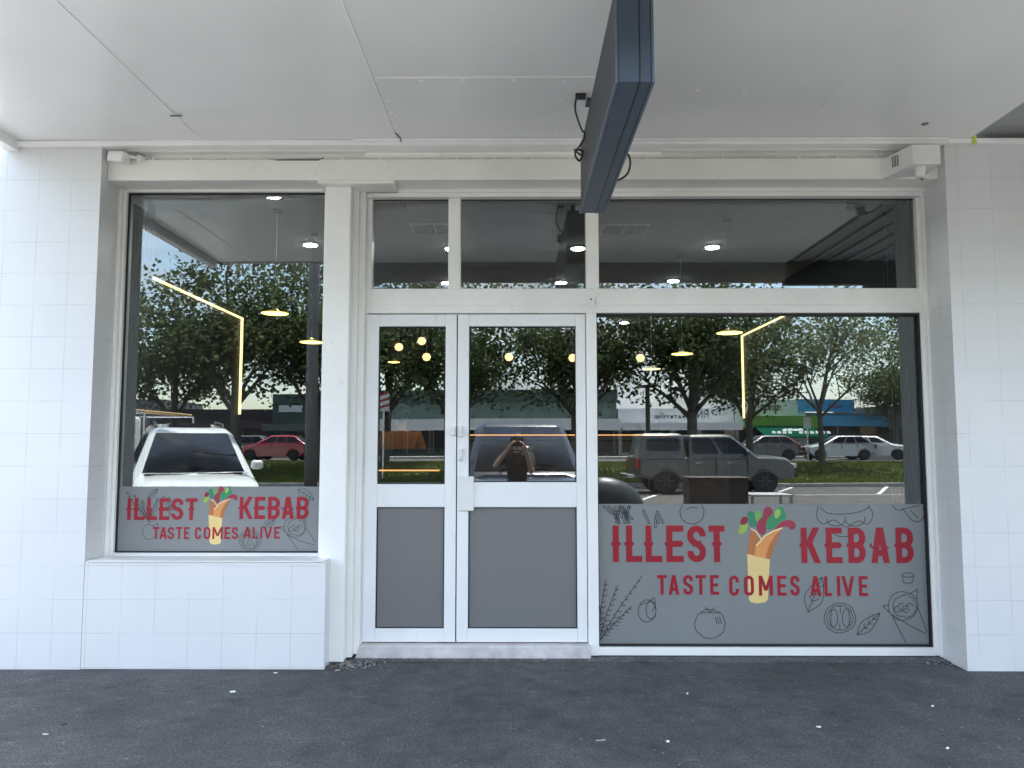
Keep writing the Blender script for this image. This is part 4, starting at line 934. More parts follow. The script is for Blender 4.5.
    if cap == 'peak':
        b = MB(); b.lathe([(.075, 0), (.085, .004), (.075, .01)], (0, .075, cz + .03), n=20); b.build('peak', 'navycap', hc)
    return e
PH = 1.60
px_, pz_ = W(517, 451, 0)
person((0, -5.78, 0), 0, 'photographer in a black t-shirt holding a phone up, mirrored in the wide door leaf', PH,
       [(-.19, 0, 1.28), (.19, 0, 1.28)], [(-.32, .16, 1.12), (.21, .20, 1.05)], [(-.115, .28, 1.385), (.12, .28, 1.385)],
       [(.30, .35, .7), (-.30, .35, .7)], [(.8, .1, -.1), (-.8, .1, -.1)], 'tee', 'jeans', 'plain', 1.2)
ph = empty('smartphone', (0, -5.456, 1.45), 0, 'dark smartphone held sideways at face height by the photographer', 'phone')
b = MB(); b.box(-.078, .078, -.009, 0, -.037, .037); b.build('case', 'black', ph, bevel=.003)
b = MB(); b.box(-.07, -.04, .0005, .003, -.005, .032); b.build('camera_bump', 'chrome', ph, bevel=.001)
b = MB(); b.add([(-.02, 0, 0), (.02, 0, 0), (.012, 0, .035), (-.008, 0, .045)], [(0, 1, 2, 3)])
PX = RX(401, 8.1)
person((PX, 2.67, 0), R(4), 'man in a rust-orange shirt and navy cap seen from behind, inside the narrow door', 1.88,
       [(-.17, 0, 1.53), (.17, 0, 1.53)], [(-.25, .02, 1.20), (.25, .02, 1.20)], [(-.20, .24, 1.12), (.20, .24, 1.12)],
       [(.2, 1, -.1), (-.2, 1, -.1)], [(0, .1, -1), (0, .1, -1)], 'rust', 'jeans', 'peak', .8)

# ------------------------------------------------------------------ vehicles (local: front at +x, centre at origin, ground at z=0)
def arch_profile(Lh, zs, wheels, r, top):
    """closed side outline: top points rear->front, bottom front->rear with wheel arches"""
    pts = list(top); bot = []
    x = top[-1][0]
    for wx in sorted(wheels, reverse=True):
        bot.append((wx + r, zs)); bot += [(wx + r * math.cos(R(a)), max(zs, r * .93 * math.sin(R(a)) + .32 * 1.0)) for a in (20, 45, 70, 90, 110, 135, 160)]; bot.append((wx - r, zs))
    return pts + bot
def car(name, cat, label, loc, rz, paint, Wd, top, zs, wheels, wr, house, rear_glass=True, group=None, sunroof=False, rails=False, lights=True, tub=None, base_z=0):
    e = empty(name, (loc[0], loc[1], base_z), rz, label, cat, group)
    prof = arch_profile(0, zs, wheels, wr * 1.18, top); n = len(prof); hw = Wd / 2
    xs_ = [p[0] for p in prof]; x0, x1 = min(xs_), max(xs_); zmax = max(p[1] for p in prof)
    T = [-1, -.97, -.88, -.6, 0, .6, .88, .97, 1]; b = MB()
    for t in T:
        a = abs(t)
        for (x, z) in prof:
            mid = (x0 + x1) / 2; u = (x - mid) / ((x1 - x0) / 2)
            xx = mid + (x - mid) * (1 - .075 * a ** 4 * abs(u) ** 3)                    # rounded plan corners
            zz = z - (.09 * a ** 6 * (z / zmax)) * (1 if z > zmax * .75 else 0)              # crown of bonnet and deck
            wy = t * hw * (1 - .05 * abs(u) ** 4) * (1 - (.045 if z > zmax * .8 else 0) * a ** 2 - (.03 if z < zs + .05 else 0))
            b.v.append((xx, wy, zz))
    for i in range(len(T) - 1):
        for k in range(n): a = i * n + k; c = i * n + (k + 1) % n; b.f.append((a, c, c + n, a + n))
    b.f.append(tuple(range(n))); b.f.append(tuple((len(T) - 1) * n + k for k in range(n))[::-1])
    body = b.build('body', paint, e, smooth=False); md = body.modifiers.new('bevel', 'BEVEL'); md.width = .02; md.segments = 2; md.limit_method = 'ANGLE'; md.angle_limit = R(35)
    body.modifiers.new('wn', 'WEIGHTED_NORMAL')
    for p in body.data.polygons: p.use_smooth = True
    # greenhouse
    for gi, (rb, rt, ft, fb, zb, zt, wb, wt, mode) in enumerate(house):
        def sidept(x_t, v, s, off=0):   # x_t in 0..1 rear->front
            xb = rb + (fb - rb) * x_t; xt = rt + (ft - rt) * x_t
            x = xb + (xt - xb) * v; wv = wb + (wt - wb) * v; return (x, s * (wv + off), zb + (zt - zb) * v)
        g = MB(); V = []
        for v in (-.16, 0, .5, .88, 1):
            wv = (wb + (wt - wb) * v) * (1 if v < 1 else .90); xr = rb + (rt - rb) * v + (.06 if v == 1 else 0); xf = fb + (ft - fb) * v - (.08 if v == 1 else 0); z = zb + (zt - zb) * v
            ring = [(xr, -wv * .94), (xr, wv * .94), (xr + .06, wv), (xf - .12, wv), (xf, wv * .88), (xf + .05 * (1 - v), 0), (xf, -wv * .88), (xf - .12, -wv), (xr + .06, -wv)]
            V.append([(x, y, z) for x, y in ring])
        m_ = len(V[0])
        for r_ in V: g.v += r_
        for i in range(4):
            for k in range(m_): a = i * m_ + k; c = i * m_ + (k + 1) % m_; g.f.append((a, c, c + m_, a + m_))
        g.f.append(tuple(range(m_))[::-1])
        base = len(g.v); g.v.append(((rt + ft) / 2, 0, zt + .025))
        for k in range(m_): g.f.append((4 * m_ + k, 4 * m_ + (k + 1) % m_, base))
        cab = g.build('cabin' if mode != 'tub' else 'rear_canopy', paint, e, smooth=True)
        md = cab.modifiers.new('bevel', 'BEVEL'); md.width = .025; md.segments = 2; md.limit_method = 'ANGLE'; md.angle_limit = R(25); cab.modifiers.new('wn', 'WEIGHTED_NORMAL')
        cuts = {'cabin': ((.06, .34), (.37, .60), (.63, .90)), 'cabin2': ((.05, .46), (.51, .92)), 'tub': ((.13, .86),), 'van': ((.6, .95),)}[mode]
        for s in (-1, 1):
            for (a, c) in cuts:
                q = MB(); P = []
                v0, v1 = .10, .86
                if mode == 'tub': v0, v1 = .22, .80
                crn = [(a, v0), (c, v0), (c, v1), (a, v1)]
                # rounded corners
                out = []
                for i, (u, v) in enumerate(crn):
                    pu, pv = crn[i - 1]; nu, nv = crn[(i + 1) % 4]; k = .16
                    for (tu, tv) in ((pu, pv), (nu, nv)): out.append((u + (tu - u) * k * .5, v + (tv - v) * k))
                P = [sidept(u, v, s, .008) for u, v in out]; P2 = [sidept(u, v, s, -.01) for u, v in out]; nn = len(P)
                q.add(P + P2, [tuple(range(nn)), tuple(range(nn, 2 * nn))] + [(i, (i + 1) % nn, nn + (i + 1) % nn, nn + i) for i in range(nn)])
                q.build('side_window', 'glasscar', cab)
        if mode != 'tub':
            for (xb, xt, off, nm) in ((fb, ft, .012, 'windscreen'), (rb, rt, -.012, 'rear_window')):
                if nm == 'rear_window' and not rear_glass: continue
                q = MB(); rows = []
                for v in (.05, .45, .90):
                    x = xb + (xt - xb) * v; wv = (wb + (wt - wb) * v); z = zb + (zt - zb) * v; bul = .05 * (1 - v) if nm == 'windscreen' else 0
                    rows.append([(x + off, -wv * .86, z), (x + off + bul, 0, z), (x + off, wv * .86, z)])
                for r_ in rows: q.v += r_
                for i in range(2):
                    for k in range(2): a = i * 3 + k; q.f.append((a, a + 1, a + 4, a + 3))
                if nm == 'windscreen':
                    wp = MB()
                    for sy in (-.05, .5): wp.tube([(xb + off + .04, sy * wb, zb + (zt - zb) * .06), (xb + (xt - xb) * .25 + off + .035, sy * wb - .38, zb + (zt - zb) * .17)], .008, 6)
                    wp.build('wipers', 'black', cab)
                wo = q.build(nm, 'glasscar', cab, smooth=True); md = wo.modifiers.new('sol', 'SOLIDIFY'); md.thickness = .012; md.offset = 0
        if sunroof and gi == 0:
            q = MB(); q.box((rt + ft) / 2 - .1, ft - .35, -wt * .55, wt * .55, zt + .02, zt + .05); q.build('sunroof', 'glasscar', cab, bevel=.01)
        if rails and gi == 0:
            for s in (-1, 1):
                q = MB(); q.tube([(rt + .15, s * wt * .86, zt - .01), (rt + .3, s * wt * .86, zt + .06), (ft - .5, s * wt * .86, zt + .06), (ft - .3, s * wt * .86, zt - .01)], .018, 8); q.build('roof_rail', 'black', cab, smooth=True)
        if gi == len(house) - 1:
            for s in (-1, 1):
                q = MB(); q.box(fb - .42, fb - .30, s * (wb + .015), s * (wb + .21), zb + .02, zb + .17); q.build('wing_mirror', paint, cab, bevel=.055, seg=4)
    # wheels
    for wx in wheels:
        for s in (-1, 1):
            q = MB(); q.tube([(wx + wr * 1.22 * math.cos(R(a)), s * (hw * .975 - .012), max(zs, .32 + wr * 1.0 * math.sin(R(a)) - .005)) for a in range(0, 181, 12)], .032, 8); q.build('wheel_arch', paint, e, smooth=True)
            yy = s * (hw - .12); wl = MB(); wl.lathe([(wr * .62, -.105), (wr * .95, -.105), (wr, -.08), (wr, .08), (wr * .95, .105), (wr * .62, .105)], (wx, yy, wr), n=28, axis='y'); o = wl.build('wheel', 'tyre', e, smooth=False)
            rm = MB(); rm.lathe([(wr * .60, s * .085), (wr * .58, s * .10), (wr * .5, s * .07), (wr * .12, s * .06)], (wx, yy, wr), n=28, axis='y')
            for k in range(6):
                a = R(60 * k); rm.tube([(wx + wr * .1 * math.cos(a), yy + s * .09, wr + wr * .1 * math.sin(a)), (wx + wr * .56 * math.cos(a), yy + s * .098, wr + wr * .56 * math.sin(a))], .026, 6)
            rm.build('rim', 'rim', o)
    mid = zmax
    for s in (-1, 1):
        q = MB(); q.box(x1 - .40, x1 - .085, s * hw * .60, s * hw * .925, zmax * .68, zmax * .80); q.build('headlight', 'lens', e, bevel=.03, seg=3)
        q = MB(); q.box(x0 + .05, x0 + .16, s * hw * .74, s * hw * .955, zmax * .66, zmax * .92); q.build('tail_light', 'tail', e, bevel=.015)
        q = MB()
        for hx in ((wheels[0] + wheels[1]) / 2 + .45, (wheels[0] + wheels[1]) / 2 - .55): q.box(hx - .1, hx + .08, s * (hw - .02), s * (hw + .022), zmax * .80, zmax * .80 + .03)
        q.build('door_handles', 'chrome' if paint in ('gcar',) else paint, e, bevel=.006)
        q = MB()   # door gaps
        for hx in ((wheels[0] + wheels[1]) / 2 + 1.02, (wheels[0] + wheels[1]) / 2 + .02, (wheels[0] + wheels[1]) / 2 - .86): q.box(hx - .005, hx + .005, s * (hw - .035), s * (hw + .0025), zs + .08, zmax * .93)
        q.build('door_gaps', 'black', e)
    q = MB(); q.box(x1 - .14, x1 - .008, -hw * .45, hw * .45, zmax * .52, zmax * .76); q.build('grille', 'black', e, bevel=.02)
    q = MB(); q.box(x1 - .10, x1 - .004, -hw * .7, hw * .7, zs + .08, zs + .2); q.build('bumper_intake', 'black', e, bevel=.02)
    q = MB(); q.box(x1 - .02, x1 + .006, -.19, .19, zs + .24, zs + .33); q.build('number_plate', 'fwhite', e)
    return e
GZ = -.12
# white SUV nose-in, left
suvtop = [(-2.2, .55), (-2.22, .90), (-2.12, 1.10), (-1.2, 1.13), (.95, 1.14), (1.5, 1.10), (1.9, 1.02), (2.12, .88), (2.22, .72), (2.24, .50)]
D = 12.35
c0 = (RX(196, D) - .08, RY(D))
car('parked_suv', 'car', 'white SUV with sunroof and roof rails parked nose-in, mirrored in the narrow window', (RX(193, 13.0), RY(13.0)), R(63), 'wcar', 1.88, suvtop, .26, (-1.38, 1.38), .37,
    [(-2.05, -1.75, .22, 1.06, 1.13, 1.78, .86, .60, 'cabin')], sunroof=True, rails=True, base_z=GZ + .05).rotation_euler = (0, R(3.5), R(63))
suv = [o for o in bpy.data.objects if o.name == 'parked_suv'][0]
b = MB()
for s_ in (-1, 1): b.tube([(1.02, s_ * .62, 1.112), (1.45, s_ * .56, 1.083), (1.95, s_ * .50, .985)], .007, 6)
b.build('bonnet_creases', 'rim', suv, smooth=True)
b = MB(); b.box(.98, 1.10, -.70, .70, 1.118, 1.142); b.build('cowl', 'black', suv, bevel=.01)
# dark SUV behind the photographer
D = 12.9
car('parked_car', 'car', 'near-black SUV parked nose-in right behind the photographer', (RX(520, D), RY(D)), R(86), 'kcar', 1.95, suvtop, .26, (-1.38, 1.38), .37,
    [(-2.05, -1.7, .2, 1.05, 1.13, 1.92, .90, .68, 'cabin')], base_z=GZ)
# ute with canopy
utop = [(-2.60, .62), (-2.62, 1.16), (-2.55, 1.21), (-.8, 1.21), (1.30, 1.21), (1.9, 1.19), (2.3, 1.14), (2.5, 1.05), (2.60, .90), (2.63, .72), (2.60, .50)]
D = 25.3
ute = car('pickup_truck', 'pickup', 'grey double-cab pickup with matching rear canopy parked side-on across the car park', (RX(708, D), RY(D)), R(-2), 'gcar', 1.86, utop, .46, (-1.62, 1.50), .415,
    [(-2.46, -2.34, -1.00, -.92, 1.20, 1.90, .88, .74, 'tub'), (-.88, -.82, .50, 1.30, 1.20, 1.86, .88, .70, 'cabin2')], base_z=GZ + .0)
b = MB(); b.box(-2.82, -2.60, -.8, .8, .50, .62); b.build('rear_bumper', 'chrome', ute, bevel=.02)
b = MB(); b.tube([(-.9, .99, .46), (1.0, .99, .46)], .035, 10); b.tube([(-.9, -.99, .46), (1.0, -.99, .46)], .035, 10); b.build('side_step', 'chrome', ute, smooth=True)
b = MB(); b.box(-1.20, -1.0, -.80, -.78, .3, .5) ; b.box(-2.15, -2.12, .70, .90, .22, .46); b.build('mud_flap', 'black', ute)
# silver hatch and others on the far road
hatch = [(-2.0, .5), (-2.02, .85), (-1.85, .98), (-1.2, .98), (.75, .98), (1.5, .88), (1.95, .72), (2.02, .48)]
def far_car(px, D, rz, paint, label, top=hatch, Wd=1.76, h=1.40, name='parked_car', s=(-1.25, 1.28)):
    return car(name, 'car', label, (RX(px, D), RY(D)), R(rz), paint, Wd, top, .22, s, .32, [(-1.85, -1.2, .15, .95, .96, h, .80, .62, 'cabin')], base_z=.51, group='cars parked before the far shops')
far_car(834, 45.3, 180, 'scar', 'silver hatchback parked side-on before the far shops, right of the green awning')
far_car(764, 48.0, 168, 'rcar', 'dark red hatchback half hidden behind the pickup bonnet')
far_car(760, 44.6, 175, 'gcar', 'grey hatchback mostly hidden behind the pickup cabin')
far_car(872, 46.4, 30, 'wcar', 'white car parked at an angle at the far right of the reflection')
far_car(278, 44.2, 183, 'rcar', 'bright red hatchback across the road, mirrored in the narrow window')
far_car(243, 44.8, 180, 'gcar', 'grey hatchback between the white SUV roof and the red hatchback')
# dark small cars on the road behind door reflection
# white truck with ladder behind white SUV
D = 19
tk = empty('work_truck', (RX(140, D) - 1.2, RY(D) - 1.0, GZ), R(90), 'white work truck with amber beacon and ladder rack behind the white SUV', 'truck')
b = MB(); b.box(.4, 2.4, -1.0, 1.0, .55, 2.25); b.build('cab', 'wcar', tk, bevel=.09, seg=3)
b = MB(); b.box(2.36, 2.412, -.86, .86, 1.35, 2.05); b.build('windscreen', 'glasscar', tk, bevel=.03)
for s in (-1, 1):
    b = MB(); b.box(1.2, 2.1, s * .98, s * 1.008, 1.35, 2.02); b.build('side_window', 'glasscar', tk, bevel=.01)
    b = MB(); b.box(2.2, 2.3, s * 1.12, s * 1.38, 1.35, 1.95); b.tube([(2.25, s * 1.0, 1.9), (2.25, s * 1.2, 1.9)], .02); b.build('wing_mirror', 'black', tk, bevel=.02)
b = MB(); b.box(-3.2, .35, -1.05, 1.05, .75, .95); b.box(-3.2, .3, -1.05, -1.0, .95, 1.35); b.box(-3.2, .3, 1.0, 1.05, .95, 1.35); b.build('tray', 'wcar', tk, bevel=.01)
b = MB()
for y in (-.8, -.35): b.tube([(-3.0, y, 2.42), (2.5, y, 2.42)], .03, 8)
for k in range(17): b.tube([(-2.9 + .33 * k, -.8, 2.42), (-2.9 + .33 * k, -.35, 2.42)], .018, 6)
b.build('ladder', 'orange', tk)
b = MB()
for x in (-2.8, .2, 1.6):
    for y in (-.95, .95): b.tube([(x, y, .95 if x < .5 else 2.2), (x, y, 2.36)], .025, 6)
    b.tube([(x, -.95, 2.36), (x, .95, 2.36)], .025, 6)
b.build('rack', 'chrome', tk)
b = MB(); b.lathe([(.09, 2.25), (.09, 2.36), (.05, 2.42)], (1.9, .55, 0), n=14); b.build('beacon', 'amberl', tk)
for x in (1.4, -2.0):
    for s in (-1, 1): MB().lathe([(.2, -.12), (.4, -.12), (.42, -.08), (.42, .08), (.4, .12), (.2, .12)], (x, s * .9, .42), n=24, axis='y').build('wheel', 'tyre', tk)
b = MB(); b.box(2.38, 2.46, -.95, .95, .5, .8); b.build('bumper', 'rim', tk, bevel=.02)

# ------------------------------------------------------------------ trees
def tree_data(seed, H, CR, trunk_h, tr, nleaf, ls, open_=.0, flat=.8):
    rr = random.Random(seed); t = MB(); tips = []
    def branch(p, d, ln, r, lvl):
        n = 4; pts = [p]; q = p; dd = d
        for i in range(n):
            dd = (dd + Vector((rr.uniform(-1, 1), rr.uniform(-1, 1), rr.uniform(-.5, .9))) * .16).normalized(); q = q + dd * ln / n; pts.append(q)
        t.tube(pts, [r * (1 - .55 * i / n) for i in range(n + 1)], 7 if lvl < 2 else 5, caps=False)
        if lvl >= 2: tips.extend((pts[k], lvl) for k in (2, 3, 4))
        if lvl < 4:
            k = rr.choice((3, 4)) if lvl < 2 else rr.choice((2, 3))
            for i in range(k):
                a = rr.uniform(0, 6.28); up = rr.uniform(.15, .75) if lvl else rr.uniform(.35, 1.0)
                nd = (dd * .55 + Vector((math.cos(a), math.sin(a), up)) * .8).normalized(); st = pts[rr.choice((2, 3, 4))]
                branch(st, nd, ln * rr.uniform(.58, .78), r * .48, lvl + 1)
    top = Vector((rr.uniform(-.1, .1), rr.uniform(-.1, .1), trunk_h))
    t.tube([(0, 0, -.1), (0, 0, .15), tuple(top * .5), tuple(top)], [tr * 1.5, tr * 1.1, tr * .95, tr * .85], 12)
    for i in range(5):
        a = 6.28 * i / 5 + rr.uniform(-.4, .4); branch(top - Vector((0, 0, rr.uniform(0, .5))), Vector((math.cos(a) * .75, math.sin(a) * .75, rr.uniform(.5, 1.2))).normalized(), CR * .62, tr * .5, 1)
    branch(top, Vector((rr.uniform(-.15, .15), rr.uniform(-.15, .15), 1)).normalized(), (H - trunk_h) * .5, tr * .8, 1)
    # pull the tips into the crown envelope
    cz = (trunk_h + H) / 2 + .2; rz_ = (H - trunk_h) / 2 + .3; good = []
    for p, l in tips:
        q = Vector((p.x / CR, p.y / CR, (p.z - cz) / rz_)); L_ = q.length
        if L_ > 1: q = q / L_ * rr.uniform(.8, 1.0)
        good.append(Vector((q.x * CR, q.y * CR, cz + q.z * rz_)))
    # extra clump centres filling the volume unevenly
    extra = int(len(good) * (1 - open_) * .8)
    for i in range(extra):
        while True:
            q = Vector((rr.uniform(-1, 1), rr.uniform(-1, 1), rr.uniform(-1, 1)))
            if .35 < q.length < 1: break
        if q.z < 0: q.x *= 1.22; q.y *= 1.22
        good.append(Vector((q.x * CR, q.y * CR, cz + q.z * rz_)))
    lf = MB(); lf.flat = True; per = max(1, nleaf // len(good))
    for c in good:
        cs = rr.uniform(.18, .5) * (CR / 3.5)
        for i in range(int(per * rr.uniform(.5, 1.5))):
            p = c + Vector((rr.gauss(0, cs), rr.gauss(0, cs), rr.gauss(0, cs * flat))); s = ls * rr.uniform(.6, 1.2)
            a = Vector((rr.uniform(-1, 1), rr.uniform(-1, 1), rr.uniform(-.6, .6))).normalized(); u = a.cross(Vector((rr.uniform(-1, 1), rr.uniform(-1, 1), rr.uniform(-1, 1)))).normalized()
            lf.add([p - a * s * .5, p + u * s * .42, p + a * s * .55, p - u * s * .42], [(0, 1, 2, 3)])
    return t, lf
def make_tree(seed, H, CR, th, tr, nl, ls, leaf='leaf', open_=0):
    t, lf = tree_data(seed, H, CR, th, tr, nl, ls, open_)
    e = empty('street_tree', (0, 0, 0)); t.build('trunk', 'bark', e, smooth=True); lf.build('crown', leaf, e); return e
protos = [make_tree(11, 9.4, 3.7, 2.7, .22, 12000, .19, open_=.5), make_tree(23, 9.2, 3.8, 2.8, .22, 12000, .19, open_=.5), make_tree(37, 8.6, 3.4, 2.5, .20, 10500, .18, open_=.5)]
lightp = make_tree(51, 9.6, 4.4, 2.6, .13, 4300, .18, 'leafl', 1.0)
used = set()
def tree_at(k, px, D, sc, rz, label, z=None):
    src = protos[k] if isinstance(k, int) else lightp
    if id(src) in used: o = copy_tree(src)
    else: o = src; used.add(id(src))
    y = RY(D); o.location = (RX(px, D), y, gz(y) if z is None else z); o.rotation_euler = (0, 0, rz); o.scale = (sc, sc, sc)
    tag(o, label, 'tree', 'leafy street trees on the verge across the car park'); return o
tree_at(0, 692, 31.0, 1.0, .3, 'large dark leafy tree with a thick trunk behind the pickup')
tree_at('l', 820, 36.0, 1.0, 1.0, 'pale open-crowned tree with slender branches right of the pickup')
tree_at(1, 238, 32.5, 1.05, 2.0, 'broad dark tree above the white SUV in the narrow window')
tree_at(2, 172, 34.0, .95, 1.1, 'dark tree at the left side of the narrow window')
tree_at(0, 318, 34.5, 1.05, 4.0, 'dark tree at the right side of the narrow window')
tree_at(2, 455, 31.5, 1.0, 3.4, 'dark tree behind the meeting stiles of the two door leaves')
tree_at(1, 385, 37.5, 1.0, 5.2, 'dark tree filling the glass of the narrow door leaf')
tree_at(0, 575, 32.5, .92, 2.1, 'dark tree at the right side of the wide door glass')
tree_at(2, 748, 36.5, .9, 2.9, 'dark tree between the thick-trunked tree and the pale one')
tree_at(1, 948, 40.0, .95, .8, 'dark tree at the far right edge of the wide window')
tree_at(0, 893, 52.0, .9, 3.0, 'distant dark tree over the far right shopfronts', z=.5)
tree_at(1, 60, 36, 1.0, 3.0, 'dark tree beyond the left end of the narrow window')

# ------------------------------------------------------------------ poles, signs across the street
pl = empty('power_pole', (RX(313, 14.5), RY(14.5), GZ), 0, 'tall grey pole standing near the right edge of the narrow window reflection', 'pole')
b = MB(); b.tube([(0, 0, 0), (0, 0, 9)], [.12, .09], 14); b.build('shaft', 'pole', pl, smooth=True)
b = MB(); b.box(-.9, .9, -.05, .05, 8.3, 8.42); b.build('crossarm', 'pole', pl)
D = 34; p2 = empty('power_pole', (RX(648, D), RY(D), gz(RY(D))), 0, 'thin dark pole behind the pickup rear canopy', 'pole')
b = MB(); b.tube([(0, 0, 0), (0, 0, 3.6)], .10, 10); b.build('shaft', 'pole', p2); b = MB(); b.box(-.25, .25, -.15, .15, 3.6, 3.72); b.build('lamp_head', 'pole', p2)
D = 40; p3 = empty('parking_sign', (RX(806, D), RY(D), .5), 0, 'small white sign on a thin post before the green awning', 'sign')
MB().tube([(0, 0, 0), (0, 0, 2.2)], .035, 8).build('post', 'chrome', p3); b = MB(); b.box(-.2, .2, .036, .05, 1.75, 2.3); b.build('sign_plate', 'fwhite', p3)
pw = MB()
for z in (8.2, 8.0): 
    pts = [(-40 + 2 * i, -33 - .0 * i, z - .9 * math.sin(math.pi * (i % 20) / 20)) for i in range(41)]; pw.tube(pts, .012, 4)
tag(pw.build('power_line', 'wire'), 'two thin overhead wires sagging across the sky behind the trees', 'wire')

# ------------------------------------------------------------------ far shops
YS = -48.0; DS = YS * -1 + 5.43; BZ = .5
def bx_px(a, c): return RX(a, DS), RX(c, DS)
def shopb(name, label, a, c, ztop, zfas0, zfas1, wall, fascia, roofcap=None, depth=9, cat='building'):
    x0, x1 = bx_px(a, c); e = empty(name, ((x0 + x1) / 2, YS, BZ), 0, label, cat); h = (x1 - x0) / 2
    b = MB(); b.box(-h, h, -depth, -2.2, 0, ztop - BZ); b.build('wall', wall, e)
    b = MB(); b.box(-h + .01, h - .01, -2.2, 0, zfas0 - BZ - .001, zfas0 - BZ + .08); b.build('awning_deck', fascia, e)
    b = MB(); b.box(-h + .005, h - .005, -.06, .03, zfas0 - BZ - .1, zfas1 - BZ); b.build('awning_fascia', fascia, e)
    if roofcap:
        b = MB(); b.box(-h - .05, h + .05, -depth, -2.0, ztop - BZ + .002, ztop - BZ + .9); b.build('roof', roofcap, e)
    w0 = -h + .3; k = 0
    while w0 + 1.6 < h:
        b = MB(); b.box(w0, w0 + 1.55, -2.21, -2.16, .35, 2.1); f = b.build('shop_window', 'shopdark', e)
        b = MB(); b.box(w0 - .04, w0 - .001, -2.2, -2.14, .3, 2.2); b.box(w0 + 1.551, w0 + 1.59, -2.2, -2.14, .3, 2.2); b.build('window_frame', 'fwhite' if k % 3 else 'rim', f); w0 += 1.9; k += 1
        if k > 12: break
    b = MB(); x = -h + 1.4
    while x < h - .3: b.tube([(x, -.1, 0), (x, -.1, zfas0 - BZ - .1)], .05, 8); x += 4.2
    b.build('awning_posts', 'rim', e)
    return e, h
Dz = lambda py, D=DS: RZ(py, D)
gs, h = shopb('green_shop', 'long low grey-green shop row with dark roof and white awning edge', 372, 621, Dz(401), Dz(429), Dz(419), 'fgreen', 'fwhite', 'fdark')
ws, h = shopb('white_shop', 'long white shop building with small dark lettering behind the pickup', 622.5, 742, Dz(407.5), Dz(429), Dz(423), 'fwhite', 'fwhite')
b = MB(); b.flat = True
hh = Dz(400) - Dz(409)
# lettering runs the right way round on the real building (mirror image in the glass)
def wall_text(parent, s, x_start, x_end, z0, z1, y, th=.16, m='black', name='lettering'):
    n = len(s); stp = (x_end - x_start) / n; items = []; t = MB(); t.flat = True
    for i, ch in enumerate(s):
        if ch == ' ': continue
        xa, xb = x_start + stp * i, x_start + stp * (i + .78); items.append((ch, xa, xb, z0, z1))
    k = 0
    for ch, xa, xb, za, zb in items:
        hgt = zb - za; tk_ = hgt * th
        for st in glyph(ch, abs(xb - xa), hgt, tk_):
            t.ribbon([(xa + (p[0] if xb > xa else -p[0]), za + p[1]) for p in st], tk_, y + .004 * (k % 4)); k += 1
    return t.build(name, m, parent)
wx = lambda px: RX(px, DS + 2.2)
cxw = (sum(bx_px(622.5, 742))) / 2
# seen from the street (looking towards -y) the text reads from +x to -x
wall_text(ws, 'RN', wx(708) - cxw, wx(696) - cxw, Dz(417.5) - BZ, Dz(409.5) - BZ, -2.19, .1)
wall_text(ws, 'WATWYENE', wx(685) - cxw, wx(654) - cxw, Dz(418) - BZ, Dz(414.5) - BZ, -2.19, .2)
g1, h = shopb('grocer_shop', 'shop with a slanted dark green awning and lime green sign band', 743, 817, Dz(398), Dz(427), Dz(416.5), 'fwhite', 'sgreen')
cxg = sum(bx_px(743, 817)) / 2
b = MB(); x0, x1 = wx(750) - cxg, wx(797) - cxg; b.box(x0, x1, -2.19, -2.1, Dz(416) - BZ, Dz(399) - BZ); so = b.build('sign_board', 'fwhite', g1)
wall_text(so, 'TOOLWORKS'[:0] + 'TEREWOLT', wx(781) - cxg, wx(758) - cxg, Dz(410) - BZ, Dz(405) - BZ, -2.09, .14)
b = MB(); zt1, zt0 = Dz(425) - BZ - .1, Dz(437) - BZ; X0, X1 = bx_px(752, 808); X0 -= cxg; X1 -= cxg
b.add([(X0, .05, zt1), (X1, .05, zt1), (X1 + .9, 1.3, zt0), (X0 + .5, 1.3, zt0), (X0, -.02, zt1), (X1, -.02, zt1), (X1 + .9, 1.3, zt0 - .1), (X0 + .5, 1.3, zt0 - .1)], [(0, 1, 2, 3), (4, 5, 6, 7), (0, 3, 7, 4), (1, 2, 6, 5), (3, 2, 6, 7)]); ao = b.build('slanted_awning', 'awn', g1)
t = MB(); t.flat = True
for i in range(11):
    if i in (4,): continue
    xx = X0 + .9 + i * .37; zc_ = zt0 + .14; t.add([(xx, 1.22, zc_ + .05), (xx + .28, 1.22, zc_ + .05), (xx + .26, 1.12, zc_ + .22), (xx + .04, 1.12, zc_ + .22)], [(0, 1, 2, 3)])
for i in range(4):
    t.add([(X0 + 1.7 + i * .35, 1.0, zt0 + .38), (X0 + 2.1 + i * .35, 1.0, zt0 + .38), (X0 + 2.0 + i * .35, .9, zt0 + .5 + .06 * (i % 2)), (X0 + 1.75 + i * .35, .9, zt0 + .5)], [(0, 1, 2, 3)])
t.build('awning_print', 'strip', ao)
b1, h = shopb('blue_shop', 'shop with sky-blue signs above and along its awning', 817.5, 885, Dz(412), Dz(425), Dz(416), 'rwall', 'blue')
cxb = sum(bx_px(817.5, 885)) / 2
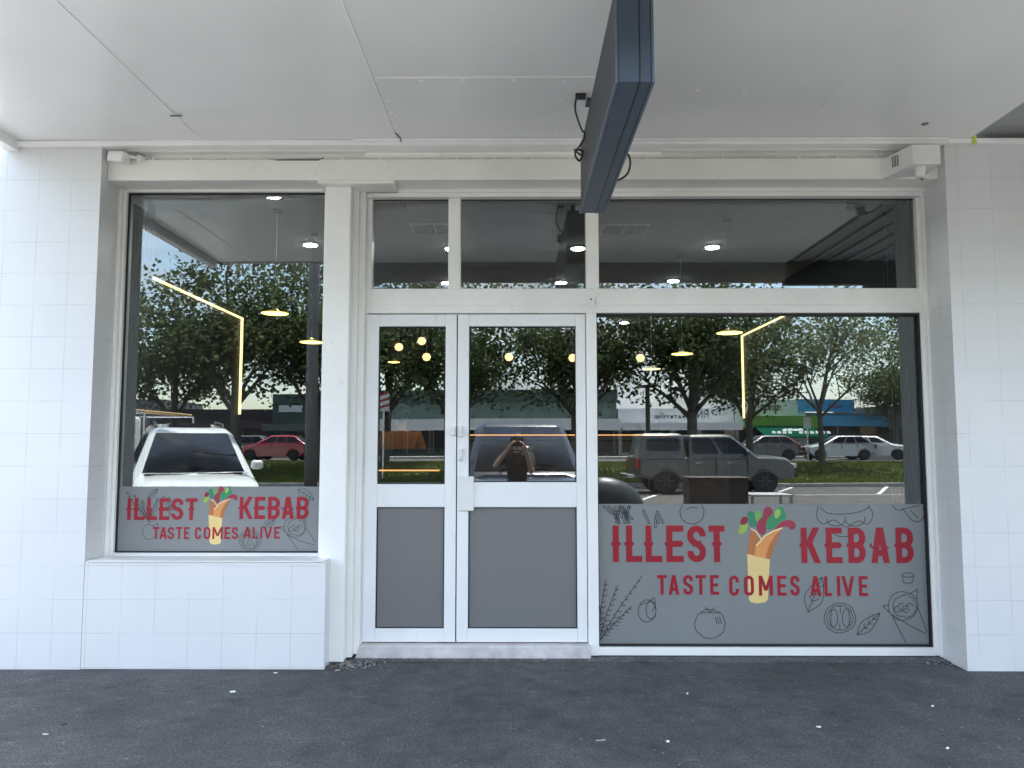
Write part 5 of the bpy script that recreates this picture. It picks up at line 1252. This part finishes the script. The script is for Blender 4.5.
b = MB(); b.box(wx(797) - cxb, wx(852) - cxb, -2.08, -1.95, Dz(411) - BZ, Dz(398) - BZ); so = b.build('sign_board', 'blue', b1)
wall_text(so, 'SALE', wx(839) - cxb, wx(826) - cxb, Dz(407) - BZ, Dz(403.5) - BZ, -1.93, .22, 'redp')
b = MB(); b.box(wx(857) - cxb, wx(872) - cxb, -2.1, -2.0, Dz(434) - BZ, Dz(426) - BZ); b.build('notice_board', 'orange', b1)
r1, h = shopb('grey_shop', 'plain grey shop building at the far right of the reflection', 885.5, 1010, Dz(405), Dz(428), Dz(421), 'rwall', 'rwall')
l1, h = shopb('teal_shop', 'dark teal shop with a short white sign, mirrored in the narrow window', 262, 371, Dz(392), Dz(430), Dz(424), 'fdark', 'fdark')
cxl = sum(bx_px(262, 371)) / 2
b = MB(); b.box(wx(279) - cxl, wx(303) - cxl, -2.19, -2.1, Dz(411) - BZ, Dz(404) - BZ); b.build('sign_board', 'fwhite', l1)
l2, h = shopb('brown_shop', 'dark brown low building behind the red hatchback', 150, 261.5, Dz(408), Dz(428), Dz(420), 'dbrick', 'dbrick')
l3, h = shopb('grey_shed', 'plain grey building beyond the left trees', -60, 149.5, Dz(398), Dz(428), Dz(420), 'rwall', 'rwall')
# striped pole sign near the left of the narrow door
D = 30; bp = empty('striped_banner', (RX(383.5, D), RY(D), gz(RY(D))), 0, 'red and white striped banner on a post at the left edge of the door glass', 'banner')
MB().tube([(0, 0, 0), (0, 0, 3.4)], .04, 8).build('post', 'chrome', bp)
b = MB(); b.box(-.18, .22, .04, .07, Dz(411, D) - gz(RY(D)), Dz(394, D) - gz(RY(D))); bo = b.build('cloth', 'fwhite', bp)
b = MB(); z0 = Dz(411, D) - gz(RY(D)); 
for k in range(3): b.add([(-.18, .074, z0 + .08 + .24 * k), (.22, .074, z0 + .2 + .24 * k), (.22, .074, z0 + .3 + .24 * k), (-.18, .074, z0 + .18 + .24 * k)], [(0, 1, 2, 3)])
b.build('stripes', 'redp', bo)
